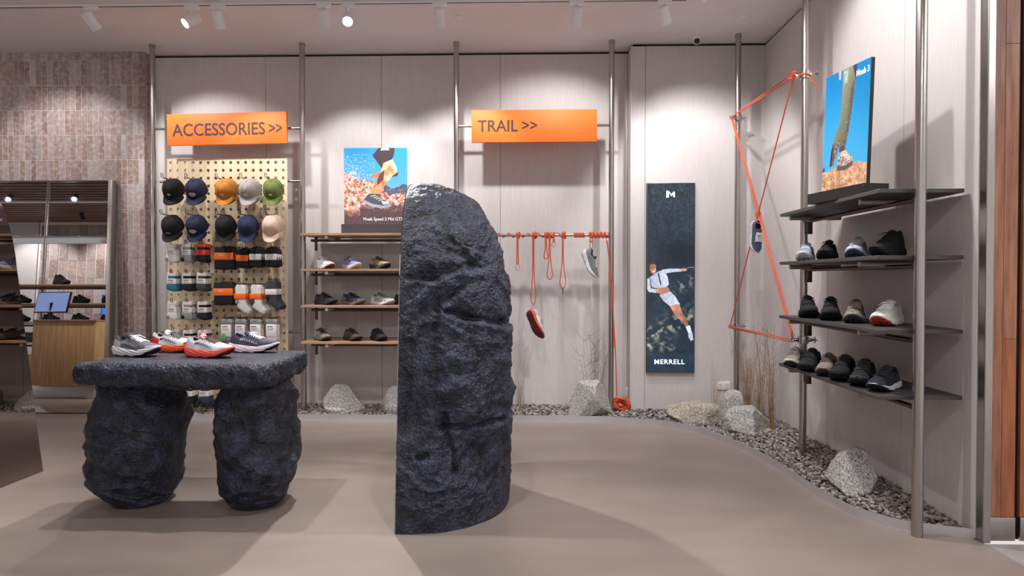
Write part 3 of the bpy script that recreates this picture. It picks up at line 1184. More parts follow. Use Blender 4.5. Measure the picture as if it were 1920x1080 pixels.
def build_style(boot=False, sole=1.0, low=1.0, text=None):
    """meshes of every part of one style, origin under the middle of the sole, toe at +x"""
    L = Last(boot, sole, low)
    parts = {}
    ts = np.concatenate([np.linspace(0, 0.06, 5)[:-1], np.linspace(0.06, 0.94, 30)[:-1], np.linspace(0.94, 1, 6)])
    us = np.linspace(-1, 1, 29)
    Tg, Ug = np.meshgrid(ts, us, indexing='ij')
    parts['upper'] = MB().grid(L.upper(Tg, Ug)).mesh('upper', 60)
    # overlays: toe guard, heel counter, side panels
    uu = np.linspace(-1, 1, 25)
    t0 = 0.965 - 0.15 * smoothstep(0.45, 0.7, np.abs(uu))
    A = t0[None, :] + (1 - t0[None, :]) * np.linspace(0, 1, 9)[:, None]
    parts['toe_guard'] = MB().grid(L.upper(A, np.ones((9, 1)) * uu[None, :], 0.0014)).mesh('toe_guard', 60)
    for k, sg in enumerate((-1, 1)):
        A, B = np.meshgrid(np.linspace(0.0, 0.24, 9), np.linspace(0.70, 1.0, 7), indexing='ij')
        parts['heel_counter_%d' % k] = MB().grid(L.upper(A, B * sg, 0.0014)).mesh('heel_counter', 60)
        if not text:
            zz = np.linspace(0, 3, 25)
            ub = 0.46 + 0.50 * np.abs(((zz + 1) % 2) - 1)
            ta = 0.40 + 0.10 * zz
            A = ta[:, None] + np.array([[0, 0.034]])
            parts['side_panel_%d' % k] = MB().grid(L.upper(A, (ub * sg)[:, None] * np.ones((1, 2)), 0.0016)).mesh('side_panel', 60)
    # midsole: wavy side wall and top
    tm = np.concatenate([np.linspace(0, 0.06, 6)[:-1], np.linspace(0.06, 0.94, 34)[:-1], np.linspace(0.94, 1, 7)])
    ring_t = np.concatenate([tm, tm[::-1][1:-1]])
    ring_s = np.concatenate([np.ones(len(tm)), -np.ones(len(tm) - 2)])
    rows = []
    for q, bulge_ in zip(np.linspace(0, 1, 9), [0.0, 0.45, 0.75, 0.9, 1, 0.95, 0.8, 0.5, 0.1]):
        zz = L.zb(ring_t) + 0.004 + (L.zs(ring_t) - L.zb(ring_t) - 0.004) * q
        wv = 0.0016 * np.sin(q * 16 + ring_t * 26)
        wd = np.maximum(L.w(ring_t), 0.004) + 0.004 * bulge_ + wv + 0.004 * (1 - q)
        sp_ = 0.008 * bulge_ * (smoothstep(0.06, 0, ring_t) * -1 + smoothstep(0.97, 1, ring_t))
        rows.append(np.column_stack([(ring_t - 0.5) * SHOE_L + sp_, ring_s * wd, zz]))
    ms = MB()
    ms.grid(np.array(rows), close_v=True)
    n = len(ring_t)
    k = (len(rows) - 1) * n
    for base_, rev in ((0, False), (k, True)):
        m_ = len(tm)
        for i in range(m_ - 1):
            a0, a1 = base_ + i, base_ + i + 1
            b0 = base_ + (n - i) % n
            b1 = base_ + (n - i - 1) % n
            f_ = [a0, a1, b1, b0]
            f_ = [f_[j] for j in range(4) if f_[j] not in f_[:j]]
            if len(f_) > 2:
                ms.f.append(tuple(f_))
    parts['midsole'] = ms.mesh('midsole', 50)
    # outsole: thin tread with lugs
    os_ = MB()
    A, B = np.meshgrid(np.linspace(0.02, 1.0, 30), np.linspace(-1, 1, 9), indexing='ij')
    top = np.stack([(A - 0.5) * SHOE_L, B * (np.maximum(L.w(A), 0.003) + 0.0045), L.zb(A) + 0.007], -1)
    bot = top.copy()
    bot[:, :, 2] = L.zb(A) + 0.002
    os_.grid(top).grid(bot)
    loop = lambda G: np.concatenate([G[:, 0], G[-1, 1:-1], G[::-1, -1], G[0, ::-1][1:-1]])
    os_.grid(np.array([loop(bot), loop(top)]), close_v=True)
    for i in range(15):
        t = 0.05 + 0.92 * i / 14
        wd = float(L.w(t)) + 0.003
        for s in (-0.82, -0.3, 0.3, 0.82):
            if wd < 0.016 and abs(s) < 0.5:
                continue
            x, y, z = (t - 0.5) * SHOE_L, s * wd, float(L.zb(t))
            hx, hy = 0.0055, min(0.007, wd * 0.2)
            j = 0.003 if (i % 2) else -0.003
            os_.add([(x - hx + j * (abs(s) < 0.5), y - hy, z), (x + hx, y - hy, z), (x + hx + j, y + hy, z), (x - hx, y + hy, z),
                     (x - hx, y - hy, z + 0.004), (x + hx, y - hy, z + 0.004), (x + hx, y + hy, z + 0.004), (x - hx, y + hy, z + 0.004)],
                    [(0, 3, 2, 1), (0, 1, 5, 4), (1, 2, 6, 5), (2, 3, 7, 6), (3, 0, 4, 7)])
    parts['outsole'] = os_.mesh('outsole', False)
    # tongue
    tg = []
    for q in np.linspace(0, 1, 9):
        t = 0.60 - 0.24 * q
        zc = float(L.zt(max(t, 0.44))) + 0.002 + (0.020 * max(0, q - 0.55) / 0.45)
        x = (t - 0.5) * SHOE_L - 0.004 * q
        hw = 0.013 + 0.010 * q
        tg.append([(x, v * hw, zc - 0.010 * v * v - (0.004 if q < 0.9 else 0.0)) for v in np.linspace(-1, 1, 7)])
    tg = np.array(tg)
    t2 = tg.copy()
    t2[:, :, 2] -= 0.007
    t2[:, :, 0] -= 0.004
    tb_ = MB()
    tb_.grid(tg).grid(t2)
    tb_.grid(np.array([loop(tg), loop(t2)]), close_v=True)
    parts['tongue'] = tb_.mesh('tongue', 50)
    # laces: crossings and a small bow
    lc = MB()
    zup = lambda t, u, h: L.upper(np.array(t), np.array(u), h)
    st = np.linspace(0.45, 0.68, 6)
    for i, t in enumerate(st):
        uu = np.linspace(-0.40, 0.40, 9)
        lc.tube([zup(t, q, 0.0035) for q in uu], 0.0022, 6)
        if i < len(st) - 1:
            for sg in (-1, 1):
                uu = np.linspace(-0.40, 0.40, 9) * sg
                tt = np.linspace(t, st[i + 1], 9)
                lc.tube([zup(a_, q, 0.0045) for a_, q in zip(tt, uu)], 0.0021, 6)
    c0 = zup(0.45, 0.0, 0.006)
    for sg in (-1, 1):
        lc.tube([c0 + np.array([0.010 * math.sin(a_) + 0.004, sg * 0.024 * (1 - math.cos(a_)) / 1.6, 0.008 * math.sin(a_ * 0.5) - 0.006 * (1 - math.cos(a_)) / 2]) for a_ in np.linspace(0, 2 * PI, 12)], 0.0019, 6)
        lc.tube([c0, c0 + np.array([0.02, sg * 0.018, 0.001]), c0 + np.array([0.038, sg * 0.032, -0.012])], 0.0019, 6)
    parts['laces'] = lc.mesh('laces', 60)
    # heel pull tab and dark inside
    ln_ = []
    for t in np.linspace(0.05, 0.36, 10):
        ln_.append([L.upper(np.array(t), np.array(u), 0.0) + np.array([0, 0, 0.0012 if abs(u) < 0.4 else 0.0]) for u in np.linspace(-0.46, 0.46, 9)])
    G = np.array(ln_)
    G[:, :, 2] += 0.0012
    parts['lining'] = MB().grid(G).mesh('lining', 60)
    if text:
        # raised lettering wrapped on both flanks
        me = text_mesh(text, 1, 1, 0.0, 0.012, 1.08).copy()
        n = len(me.vertices)
        co = np.zeros(n * 3)
        me.vertices.foreach_get('co', co)
        co = co.reshape(-1, 3)
        tt = 0.25 + 0.42 * (0.02 + 0.96 * co[:, 0])
        uu = 0.79 - 0.135 * co[:, 2] + 0.05 * co[:, 0]
        P = L.upper(tt, -uu, 0.0022)
        me.vertices.foreach_set('co', P.ravel())
        me.update()
        me.name = 'lettering'
        parts['lettering'] = me
    return parts


STYLES = {'runner': build_style(), 'boot': build_style(boot=True), 'trainer': build_style(sole=0.72, low=0.92), 'marked': build_style(text='MERRELL')}


def shoe(label, style, cols, loc, yaw, rot=None, group=None, scale=1.0, text=None, cat='shoe'):
    """cols: upper, overlay, midsole, outsole, laces, tongue"""
    t = thing('shoe', label, cat, loc, rot or (0, 0, yaw), group)
    t.scale = (scale, scale, scale)
    names = ('upper', 'toe_guard', 'midsole', 'outsole', 'laces', 'tongue')
    for nme, c in zip(names, cols):
        piece(nme, STYLES[style][nme], cloth('shoe_' + '_'.join(str(v) for v in c), c, 0.08), t)
    c = cols[1]
    for nme in ('heel_counter', 'side_panel'):
        for k in range(2):
            if nme + '_%d' % k in STYLES[style]:
                piece(nme, STYLES[style][nme + '_%d' % k], cloth('shoe_' + '_'.join(str(v) for v in c), c, 0.08), t)
    piece('lining', STYLES[style]['lining'], cloth('shoe_lining_dark', (34, 34, 40)), t)
    if text and 'lettering' in STYLES[style]:
        piece('lettering', STYLES[style]['lettering'], text, t)
    return t


R = math.radians
GREY, LGREY, WHITE, NAVY, BLACK = (98, 100, 108), (170, 172, 180), (226, 224, 228), (52, 54, 82), (30, 30, 34)
RED, ORANGE, CORAL = (200, 50, 46), (240, 86, 36), (236, 92, 74)


def on_table(px, py):
    return tuple(at_z(px, py, TZ + 0.0005))


p = on_table(257, 667)
shoe('grey trail shoe with white laces at the left end of the rock table', 'marked', [GREY, LGREY, (214, 212, 218), BLACK, WHITE, (60, 62, 70)], p, R(-14), text=M['white_ink'])
p = on_table(327, 659)
shoe('white and red trail shoe with orange sole, behind on the rock table', 'marked', [WHITE, RED, ORANGE, (150, 40, 30), (90, 84, 84), WHITE], p, R(-10), text=M['black_ink'])
p = on_table(394, 669)
shoe('white trail shoe with coral heel at the front of the rock table', 'marked', [(228, 230, 240), (205, 206, 220), CORAL, (110, 30, 36), (84, 70, 66), (240, 150, 140)], p, R(-14), text=M['black_ink'])
p = on_table(477, 660)
shoe('navy trail shoe with thick white sole on the rock table', 'marked', [(70, 70, 92), NAVY, (222, 218, 224), BLACK, WHITE, NAVY], p, R(-8), text=M['white_ink'])

# ================================================================== OAK SHOE SHELVES ON THE BACK WALL
SY0 = 5.34
shelf_px = [437, 504, 572.5, 641]
shelf_z = [float(at_y(650, y, SY0)[2]) for y in shelf_px]
names4 = ['top oak shelf carrying the running-leg poster', 'second oak shelf from the top with white and blue shoes', 'third oak shelf from the top with black and grey shoes', 'lowest oak shelf with olive and brown shoes']
for z, lb in zip(shelf_z, names4):
    x0, x1 = xb(563, SY0), PX[2] + 0.03
    t = thing('shelf', lb, 'shelf', ((x0 + x1) / 2, 5.56, z))
    h = (x1 - x0) / 2
    obj('board', MB().rbox(-h, h, SY0 - 5.56, 5.78 - 5.56, -0.020, 0.0, 0.0015, 1), M['shelf_wood'], t)
    for sx in (-h + 0.22, h - 0.22):
        obj('rod', MB().cyl((sx, SY0 - 5.56 + 0.012, -0.036), (sx, 0.2, -0.036), 0.0145, 16), M['rod_metal'], t)
    obj('beam', MB().cyl((-h + 0.02, 0.0, -0.05), (h - 0.03, 0.0, -0.05), 0.012, 14), M['dark_metal'], t)
    for s in (-h + 0.055, h - 0.06):
        obj('bracket', MB().rbox(s - 0.012, s + 0.012, 0.018, 0.03, -0.14, -0.02, 0.002), M['dark_metal'], t)

BLUE, TAN, OLIVE, BROWN = (134, 146, 206), (152, 134, 112), (112, 108, 84), (78, 58, 54)
rows = [
    (1, [(609, 'runner', [(228, 224, 232), WHITE, (226, 222, 228), (132, 56, 40), (220, 216, 224), WHITE], 'white shoe with reddish toe tread on the second oak shelf', -42),
         (659, 'runner', [BLUE, (150, 160, 214), (224, 214, 200), (206, 190, 160), (210, 210, 226), (70, 76, 120)], 'pale blue shoe with cream sole on the second oak shelf', -42),
         (713, 'runner', [TAN, (196, 182, 158), (84, 76, 68), BLACK, (90, 80, 70), (84, 74, 64)], 'tan shoe with black tread on the second oak shelf', -42)]),
    (2, [(611, 'trainer', [(40, 40, 46), (54, 54, 62), (40, 40, 44), BLACK, (30, 30, 34), (34, 34, 40)], 'all black shoe at the left of the third oak shelf', -34),
         (663, 'trainer', [(52, 52, 66), (104, 106, 124), (132, 112, 100), (130, 104, 84), (40, 40, 52), (34, 36, 50)], 'dark slate shoe with tan sole on the third oak shelf', -34),
         (717, 'trainer', [(150, 156, 152), (206, 208, 208), (226, 224, 218), (206, 204, 198), (120, 126, 122), (96, 102, 98)], 'pale grey and white shoe on the third oak shelf', -34),
         (762, 'trainer', [(40, 40, 46), (54, 54, 62), (40, 40, 44), BLACK, (30, 30, 34), (34, 34, 40)], 'black shoe half hidden behind the tall rock on the third shelf', -34)]),
    (3, [(604, 'trainer', [(124, 124, 104), (134, 134, 114), (104, 102, 84), (60, 56, 50), (52, 44, 42), (60, 50, 46)], 'olive shoe with brown laces on the lowest oak shelf', -48),
         (661, 'trainer', [(84, 64, 60), (96, 76, 72), (66, 50, 48), (40, 32, 32), (44, 36, 36), (54, 42, 40)], 'dark brown shoe on the lowest oak shelf', -48),
         (710, 'trainer', [(36, 36, 40), (44, 44, 50), (32, 32, 36), BLACK, (28, 28, 32), (30, 30, 34)], 'black shoe at the right end of the lowest oak shelf', -55)])]
for (k, items) in rows:
    for (px, st, cols, lb, yaw) in items:
        Y = 5.47
        shoe(lb, st, cols, (xb(px, Y), Y, shelf_z[k] + 0.0005), R(yaw), scale=0.90 if st == 'runner' else 0.94)

# ================================================================== CHARCOAL SHELVES AT THE RIGHT WALL
SX0, SX1, SYN, SYF = 1.668, 2.07, 3.045, 4.22
rz = [float(at_y(1636, 354, SYN)[2]), float(at_y(1634, 479, SYN)[2]), float(at_y(1630, 618, SYN)[2]), float(at_y(1628, 742, SYN)[2])]
lab = ['top charcoal shelf holding the blue-sky poster', 'second charcoal shelf from the top, holding four shoes', 'third charcoal shelf from the top, the one with the white shoe', 'lowest charcoal shelf with six shoes']
for z, lb in zip(rz, lab):
    t = thing('shelf', lb, 'shelf', ((SX0 + SX1) / 2, (SYN + SYF) / 2, z))
    hx, hy = (SX1 - SX0) / 2, (SYF - SYN) / 2
    obj('board', MB().rbox(-hx, hx, -hy, hy, -0.019, 0, 0.0012, 1), M['charcoal'], t)
    for sy in (-hy + 0.23, hy - 0.09):
        obj('rod', MB().cyl((-hx + 0.03, sy, -0.036), (hx - 0.05, sy, -0.036), 0.0145, 16), M['frame_metal'], t)
    bx = FPX - (SX0 + SX1) / 2
    obj('beam', MB().cyl((bx, -hy + 0.01, -0.052), (bx, hy - 0.0, -0.052), 0.012, 14), M['dark_metal'], t)
    for (sy, e) in ((-hy + 0.012, 1), (hy - 0.03, -1)):
        obj('bracket', MB().rbox(bx - 0.006 + (0.018 if e > 0 else 0), bx + 0.028 + (0.018 if e > 0 else 0), sy - 0.005, sy + 0.012, -0.135, -0.019, 0.002), M['dark_metal'], t)

K1 = [(20, 20, 23), (26, 26, 30), (19, 19, 22), (16, 16, 18), (16, 16, 18), (17, 17, 20)]
K2 = [(16, 16, 18), (22, 22, 26), (15, 15, 17), (14, 14, 16), (24, 24, 27), (14, 14, 16)]
right_items = [
    (1, 1511, 'runner', [(140, 146, 168), (176, 178, 192), (218, 216, 222), (190, 190, 196), (164, 168, 186), (120, 124, 146)], 'grey-blue shoe with white toe, first on the second charcoal shelf', 4.05, 238, 0.92),
    (1, 1552, 'runner', K1, 'black shoe between the two grey-blue shoes on second charcoal shelf', 3.83, 236, 0.95),
    (1, 1607, 'runner', [(150, 154, 174), (176, 180, 198), (188, 190, 204), (62, 64, 90), (196, 198, 210), (120, 124, 146)], 'grey-blue shoe with navy tread beside the black boot on second shelf', 3.55, 234, 0.95),
    (1, 1664, 'boot', K1, 'big black mid boot on the second charcoal shelf', 3.33, 214, 0.92),
    (2, 1516, 'trainer', K2, 'black shoe nearest the far pole on the third charcoal shelf', 4.02, 250, 1.12),
    (2, 1558, 'trainer', K2, 'black shoe next to the khaki shoe on the third charcoal shelf', 3.78, 244, 1.12),
    (2, 1604, 'runner', [(112, 106, 94), (124, 118, 106), (150, 144, 130), (60, 56, 50), (150, 140, 128), (70, 58, 52)], 'khaki trail shoe with pale rim on the third charcoal shelf', 3.55, 238, 0.98),
    (2, 1664, 'runner', [(214, 208, 208), (226, 222, 222), (226, 222, 220), (176, 72, 40), (230, 228, 228), (190, 186, 186)], 'white shoe with rust toe tread on the third charcoal shelf', 3.33, 224, 1.02),
    (3, 1490, 'runner', [(142, 134, 126), (196, 190, 180), (206, 200, 190), (48, 46, 44), (110, 100, 94), (100, 92, 86)], 'beige shoe with pale toe at the far end of lowest charcoal shelf', 4.08, 236, 0.92),
    (3, 1521, 'trainer', [(20, 20, 24), (44, 44, 52), (20, 20, 24), BLACK, (16, 16, 19), (16, 16, 20)], 'black shoe behind the taupe shoe on the lowest charcoal shelf', 3.90, 234, 1.08),
    (3, 1553, 'runner', [(128, 118, 108), (140, 130, 120), (140, 132, 122), (60, 56, 52), (78, 70, 66), (84, 76, 70)], 'taupe shoe, third from the far pole on lowest charcoal shelf', 3.72, 234, 0.95),
    (3, 1583, 'trainer', K2, 'black shoe just in front of the taupe shoe on lowest shelf', 3.55, 232, 1.1),
    (3, 1621, 'trainer', [(20, 20, 23), (58, 58, 62), (18, 18, 21), BLACK, (44, 44, 50), (16, 16, 19)], 'black shoe with grey toe, second from the near end of lowest shelf', 3.38, 232, 1.08),
    (3, 1660, 'trainer', [(18, 18, 22), (44, 46, 62), (190, 190, 204), BLACK, (34, 34, 40), (15, 15, 18)], 'black shoe with white sole stripe at the near end of lowest shelf', 3.22, 222, 0.98)]
for (k, px, st, cols, lb, Y, yaw, sc_) in right_items:
    X = float(at_y(px, 500, Y)[0])
    shoe(lb, st, cols, (X, Y, rz[k] + 0.0005), R(yaw), scale=sc_ * 1.05)

# ================================================================== PEGBOARD WITH CAPS AND SOCKS
PBY = 5.60                                        # front face
pa, pb_ = at_y(313, 298, PBY), at_y(538, 298, PBY)
PB0, PB1 = float(pa[0]), float(pb_[0])
PBZ1, PBZ0 = float(pa[2]), 0.13
pg = thing('pegboard', 'tall birch plywood pegboard with rows of round holes', 'pegboard', ((PB0 + PB1) / 2, PBY, PBZ0))
ncol = 16
cell = (PB1 - PB0) / ncol
nrow = int((PBZ1 - PBZ0) / cell)
cz = (PBZ1 - PBZ0) / nrow
b = MB()
hr, nn = 0.0145, 12
TH_ = 0.018
for i in range(ncol):
    for j in range(nrow):
        cx_, cz_ = -(PB1 - PB0) / 2 + (i + 0.5) * cell, (j + 0.5) * cz
        vs = []
        for k in range(nn):
            a = 2 * PI * (k + 0.5) / nn
            c_, s_ = math.cos(a), math.sin(a)
            m_ = max(abs(c_), abs(s_))
            vs += [(cx_ + c_ / m_ * cell / 2, 0, cz_ + s_ / m_ * cz / 2), (cx_ + c_ * hr, 0, cz_ + s_ * hr), (cx_ + c_ * hr, TH_, cz_ + s_ * hr), (cx_ + c_ / m_ * cell / 2, TH_, cz_ + s_ / m_ * cz / 2)]
        fs = []
        for k in range(nn):
            l = (k + 1) % nn
            for q in range(3):
                fs.append((k * 4 + q, k * 4 + q + 1, l * 4 + q + 1, l * 4 + q))
        b.add(vs, fs)
        # square corners of the cell
        for sx, sz in ((1, 1), (-1, 1), (-1, -1), (1, -1)):
            k0 = {(1, 1): 1, (-1, 1): 4, (-1, -1): 7, (1, -1): 10}[(sx, sz)]
            a0, a1 = 2 * PI * (k0 - 0.5 + 0) / nn, 2 * PI * (k0 + 0.5) / nn
            q = []
            for a in (a0, a1):
                c_, s_ = math.cos(a), math.sin(a)
                m_ = max(abs(c_), abs(s_))
                q.append((cx_ + c_ / m_ * cell / 2, 0, cz_ + s_ / m_ * cz / 2))
            q.insert(1, (cx_ + sx * cell / 2, 0, cz_ + sz * cz / 2))
            b.add(q, [(0, 1, 2)])
hw = (PB1 - PB0) / 2
hh = PBZ1 - PBZ0
b.add([(-hw, 0, 0), (-hw, TH_, 0), (-hw, TH_, hh), (-hw, 0, hh)], [(0, 1, 2, 3)])
b.add([(hw, 0, 0), (hw, TH_, 0), (hw, TH_, hh), (hw, 0, hh)], [(0, 3, 2, 1)])
b.add([(-hw, 0, hh), (hw, 0, hh), (hw, TH_, hh), (-hw, TH_, hh)], [(0, 1, 2, 3)])
b.add([(-hw, 0, 0), (hw, 0, 0), (hw, TH_, 0), (-hw, TH_, 0)], [(0, 3, 2, 1)])
obj('board', b, M['ply'], pg, smooth=False)
for py in (337, 624):
    z = float(at_y(550, py, POLE_Y)[2]) - PBZ0
    cxm = (PB0 + PB1) / 2
    yb = 5.645 - PBY
    obj('rail', MB().cyl((PX[0] - cxm + 0.01, yb, z), (PX[1] - cxm - 0.01, yb, z), 0.012, 14), M['steel'], pg)

# --- hooks
hk = MB()
for s in (-1, 1):
    x = s * 0.009
    hk.tube([(x, 0.0, 0), (x, -0.19, -0.002), (x, -0.205, 0.006), (x, -0.212, 0.028)], 0.0026, 6)
hk.tube([(-0.009, -0.212, 0.028), (-0.005, -0.213, 0.034), (0.005, -0.213, 0.034), (0.009, -0.212, 0.028)], 0.0026, 6)
hook_me = hk.mesh('wire', 60)
plug_me = MB().lathe([(0.0135, 0), (0.0135, 0.012), (0.006, 0.016)], n=14).mesh('plug', 40)


def hook(x, z, label, length=1.0, rim=M['black']):
    t = thing('hook', label, 'hook', (x, PBY - 0.001, z), group='display hooks on the pegboard')
    piece('wire', hook_me, rim, t, scale=(1, length, 1))
    piece('plug', plug_me, M['ply'], t, rot=(PI / 2, 0, 0))
    return t


# --- caps
def cap_meshes():
    P = {}
    rx, ry, h = 0.082, 0.095, 0.120
    us = np.linspace(0, 2 * PI, 37)[:-1]
    vs = np.linspace(0, 1, 15)
    G = []
    for v in vs:
        row = []
        for a in us:
            an = v * PI / 2
            k = math.cos(an) ** 0.72
            seam = 1 - 0.012 * max(0, math.cos(6 * a + PI / 2 * 0) ** 16) * math.cos(an)
            fr = 0.010 * max(0, -math.sin(a)) * math.sin(an * 2)
            row.append((rx * k * math.cos(a) * seam, (ry * math.sin(a) * seam) * k - fr, h * math.sin(an) ** 0.95))
        G.append(row)
    b_ = MB().grid(np.array(G), close_v=True)
    P['crown'] = b_.mesh('crown', 50)
    # brim: crescent in front (-y), arched across
    top = []
    for i, a in enumerate(np.linspace(-1, 1, 19)):
        an = -PI / 2 + a * 1.12
        x0, y0 = rx * 1.005 * math.cos(an), ry * 1.005 * math.sin(an)
        reach = 0.074 * math.cos(a * PI / 2 * 0.985) ** 0.55
        row = []
        for q in np.linspace(0, 1, 7):
            x = x0 * (1 + 0.02 * q)
            y = y0 - reach * q
            z = 0.004 - 0.012 * q - 0.020 * (x / rx) ** 2 * (0.35 + 0.65 * q)
            row.append((x, y, z))
        top.append(row)
    T = np.array(top)
    B_ = T.copy()
    B_[:, :, 2] -= 0.0035
    lp = lambda Gd: np.concatenate([Gd[:, 0], Gd[-1, 1:-1], Gd[::-1, -1], Gd[0, ::-1][1:-1]])
    P['brim'] = MB().grid(T).grid(B_).grid(np.array([lp(T), lp(B_)]), close_v=True).mesh('brim', 50)
    P['button'] = MB().lathe([(0.0075, 0), (0.0065, 0.004), (0.003, 0.006)], (0, 0, h - 0.001), 12).mesh('button', 50)
    # seams: six raised lines
    sm = MB()
    for k in range(6):
        a = PI / 6 + k * PI / 3 + PI / 6
        pts = []
        for v in np.linspace(0.02, 0.97, 12):
            an = v * PI / 2
            kk = math.cos(an) ** 0.72
            fr = 0.010 * max(0, -math.sin(a)) * math.sin(an * 2)
            pts.append((rx * kk * math.cos(a) * 1.004, ry * math.sin(a) * kk * 1.004 - fr, h * math.sin(an) ** 0.95 + 0.0004))
        sm.tube(pts, 0.0013, 4)
    P['seam'] = sm.mesh('seam', 60)
    # closure strap: arc behind
    st = []
    for a in np.linspace(PI / 2 - 0.75, PI / 2 + 0.75, 10):
        st.append([(rx * 1.02 * math.cos(a), ry * 1.02 * math.sin(a), -0.002), (rx * 1.02 * math.cos(a), ry * 1.02 * math.sin(a), 0.018)])
    P['strap'] = MB().grid(np.array(st)).mesh('strap', 50)

    def front(px, pz, off):
        """point on the front of the crown for a local (x, z) offset"""
        an = math.asin(min(0.999, (pz / h) ** (1 / 0.95)))
        k = math.cos(an) ** 0.72
        c = max(-0.95, min(0.95, px / (rx * k)))
        a = -math.acos(c)
        return (px, ry * math.sin(a) * k - 0.010 * max(0, -math.sin(a)) * math.sin(an * 2) - off, pz)

    def patch(polys, off=0.0016):
        m_ = MB()
        for poly in polys:
            c_ = np.mean(poly, 0)
            vs_ = [front(c_[0], c_[1], off)] + [front(p[0], p[1], off) for p in poly]
            m_.add(vs_, [(0, i + 1, (i + 1) % len(poly) + 1) for i in range(len(poly))])
        return m_
    z0 = 0.050
    ell = [(0.029 * math.cos(a), z0 + 0.019 * math.sin(a)) for a in np.linspace(0, 2 * PI, 24)[:-1]]
    P['badge'] = patch([ell]).mesh('badge', 60)
    sq = []
    for k in range(3):
        zz = z0 + 0.008 - 0.008 * k
        wv = 0.020 if k != 1 else 0.024
        sq.append([(-wv, zz - 0.0022), (-wv * 0.2, zz - 0.0008), (wv, zz - 0.0026), (wv, zz + 0.0012), (wv * 0.3, zz + 0.0024), (-wv, zz + 0.0016)])
    P['stitching'] = patch(sq, 0.0024).mesh('stitching', 60)
    P['emblem'] = patch([[(-0.010, z0 - 0.010), (-0.0045, z0 - 0.010), (-0.0045, z0 + 0.010), (-0.010, z0 + 0.010)], [(-0.004, z0 + 0.010), (-0.004, z0 + 0.002), (0.0025, z0 - 0.008), (0.0025, z0 + 0.001)],
                         [(0.003, z0 - 0.008), (0.003, z0 + 0.001), (0.0065, z0 + 0.010), (0.0065, z0 - 0.010)], [(0.0065, z0 - 0.010), (0.011, z0 - 0.010), (0.011, z0 + 0.010), (0.0065, z0 + 0.010)]]).mesh('emblem', 60)
    P['bar'] = patch([[(-0.020, z0 - 0.022), (0.020, z0 - 0.022), (0.020, z0 - 0.017), (-0.020, z0 - 0.017)]]).mesh('bar', 60)
    return P


CAPM = cap_meshes()


def cap(label, rgb, mark, loc, yaw, pitch, group=None, scale=1.0, brim=None):
    t = thing('cap', label, 'cap', loc, group=group)
    m_ = Matrix.Translation(loc) @ Matrix.Rotation(yaw, 4, 'Z') @ Matrix.Rotation(pitch, 4, 'X') @ Matrix.Scale(scale, 4)
    t.matrix_world = m_
    c = cloth('cap_' + '_'.join(map(str, rgb)), rgb, 0.07)
    for n_ in ('crown', 'button', 'strap', 'seam'):
        piece(n_, CAPM[n_], c, t)
    piece('brim', CAPM['brim'], cloth('cap_' + '_'.join(map(str, brim or rgb)), brim or rgb, 0.07), t)
    if mark == 'badge':
        q = piece('badge', CAPM['badge'], M['card'], t)
        piece('stitching', CAPM['stitching'], cloth('cap_30_38_78', (30, 38, 78)), q)
    elif mark:
        piece(mark, CAPM[mark], M['white_ink'], t)
    return t


CB, CN, CY, CGR, CGN, CPK = (17, 17, 22), (24, 30, 60), (188, 122, 46), (164, 156, 154), (98, 112, 52), (206, 180, 162)
cap_px = [
    [(325, CB, 'emblem', 'black cap with white emblem, first in the upper cap row', 1), (368, CN, 'badge', 'navy cap with oval white badge in the upper cap row', 1), (423, CY, 'emblem', 'mustard yellow cap in the upper cap row', 2),
     (467, CGR, 'emblem', 'light grey cap in the upper cap row', 2), (512, CGN, 'emblem', 'olive green cap at the right end of the upper cap row', 1)],
    [(323, CB, 'bar', 'black cap with a thin white bar, first in the lower cap row', 1), (369, CN, 'badge', 'navy cap with oval white badge in the lower cap row', 1), (423, CB, None, 'plain black cap in the middle of the lower cap row', 1),
     (465, (30, 40, 76), None, 'plain blue cap in the lower cap row', 1), (510, CPK, None, 'pale peach cap at the right end of the lower cap row', 2)]]
cap_word = {CB: 'black', CN: 'navy', CY: 'mustard', CGR: 'light grey', CGN: 'olive green', CPK: 'peach', (30, 40, 76): 'blue'}
for r_i, (row, py, hy) in enumerate(zip(cap_px, (357, 425), (322, 392))):
    for (px, c, mk, lb, extra) in row:
        Yc = 5.41
        p = at_y(px, py + 3, Yc)
        hp = at_y(px + 3, hy + 8, PBY)
        hook(float(hp[0]) + 0.005, float(p[2]) + 0.125, 'hook of the ' + lb.split(',')[0], 1.0)
        cap(lb, c, mk, (p[0], Yc, p[2]), R(9), R(47), 'caps hanging on the pegboard', 0.98)
        for e in range(extra):
            q = (e + 1) * 0.036
            where = ('upper' if r_i == 0 else 'lower')
            ordn = ('directly', 'furthest')[e]
            slot = ('first', 'second', 'middle', 'fourth', 'last')[row.index((px, c, mk, lb, extra))]
            cap('%s cap hanging %s behind the front one, %s row, %s hook' % (cap_word[c], ordn, where, slot), c, None,
                (p[0], Yc + q, p[2] + 0.008 * (e + 1)), R(9), R(47), 'caps hanging on the pegboard', 0.98)


# --- socks
def ellipse_pts(w_, h_, n=18, e=2.6):
    return [(w_ / 2 * np.sign(math.cos(a)) * abs(math.cos(a)) ** (2 / e), h_ / 2 * np.sign(math.sin(a)) * abs(math.sin(a)) ** (2 / e)) for a in np.linspace(0, 2 * PI, n + 1)[:-1]]


def shift(P, dx, dz):
    return [(x + dx, z + dz) for x, z in P]


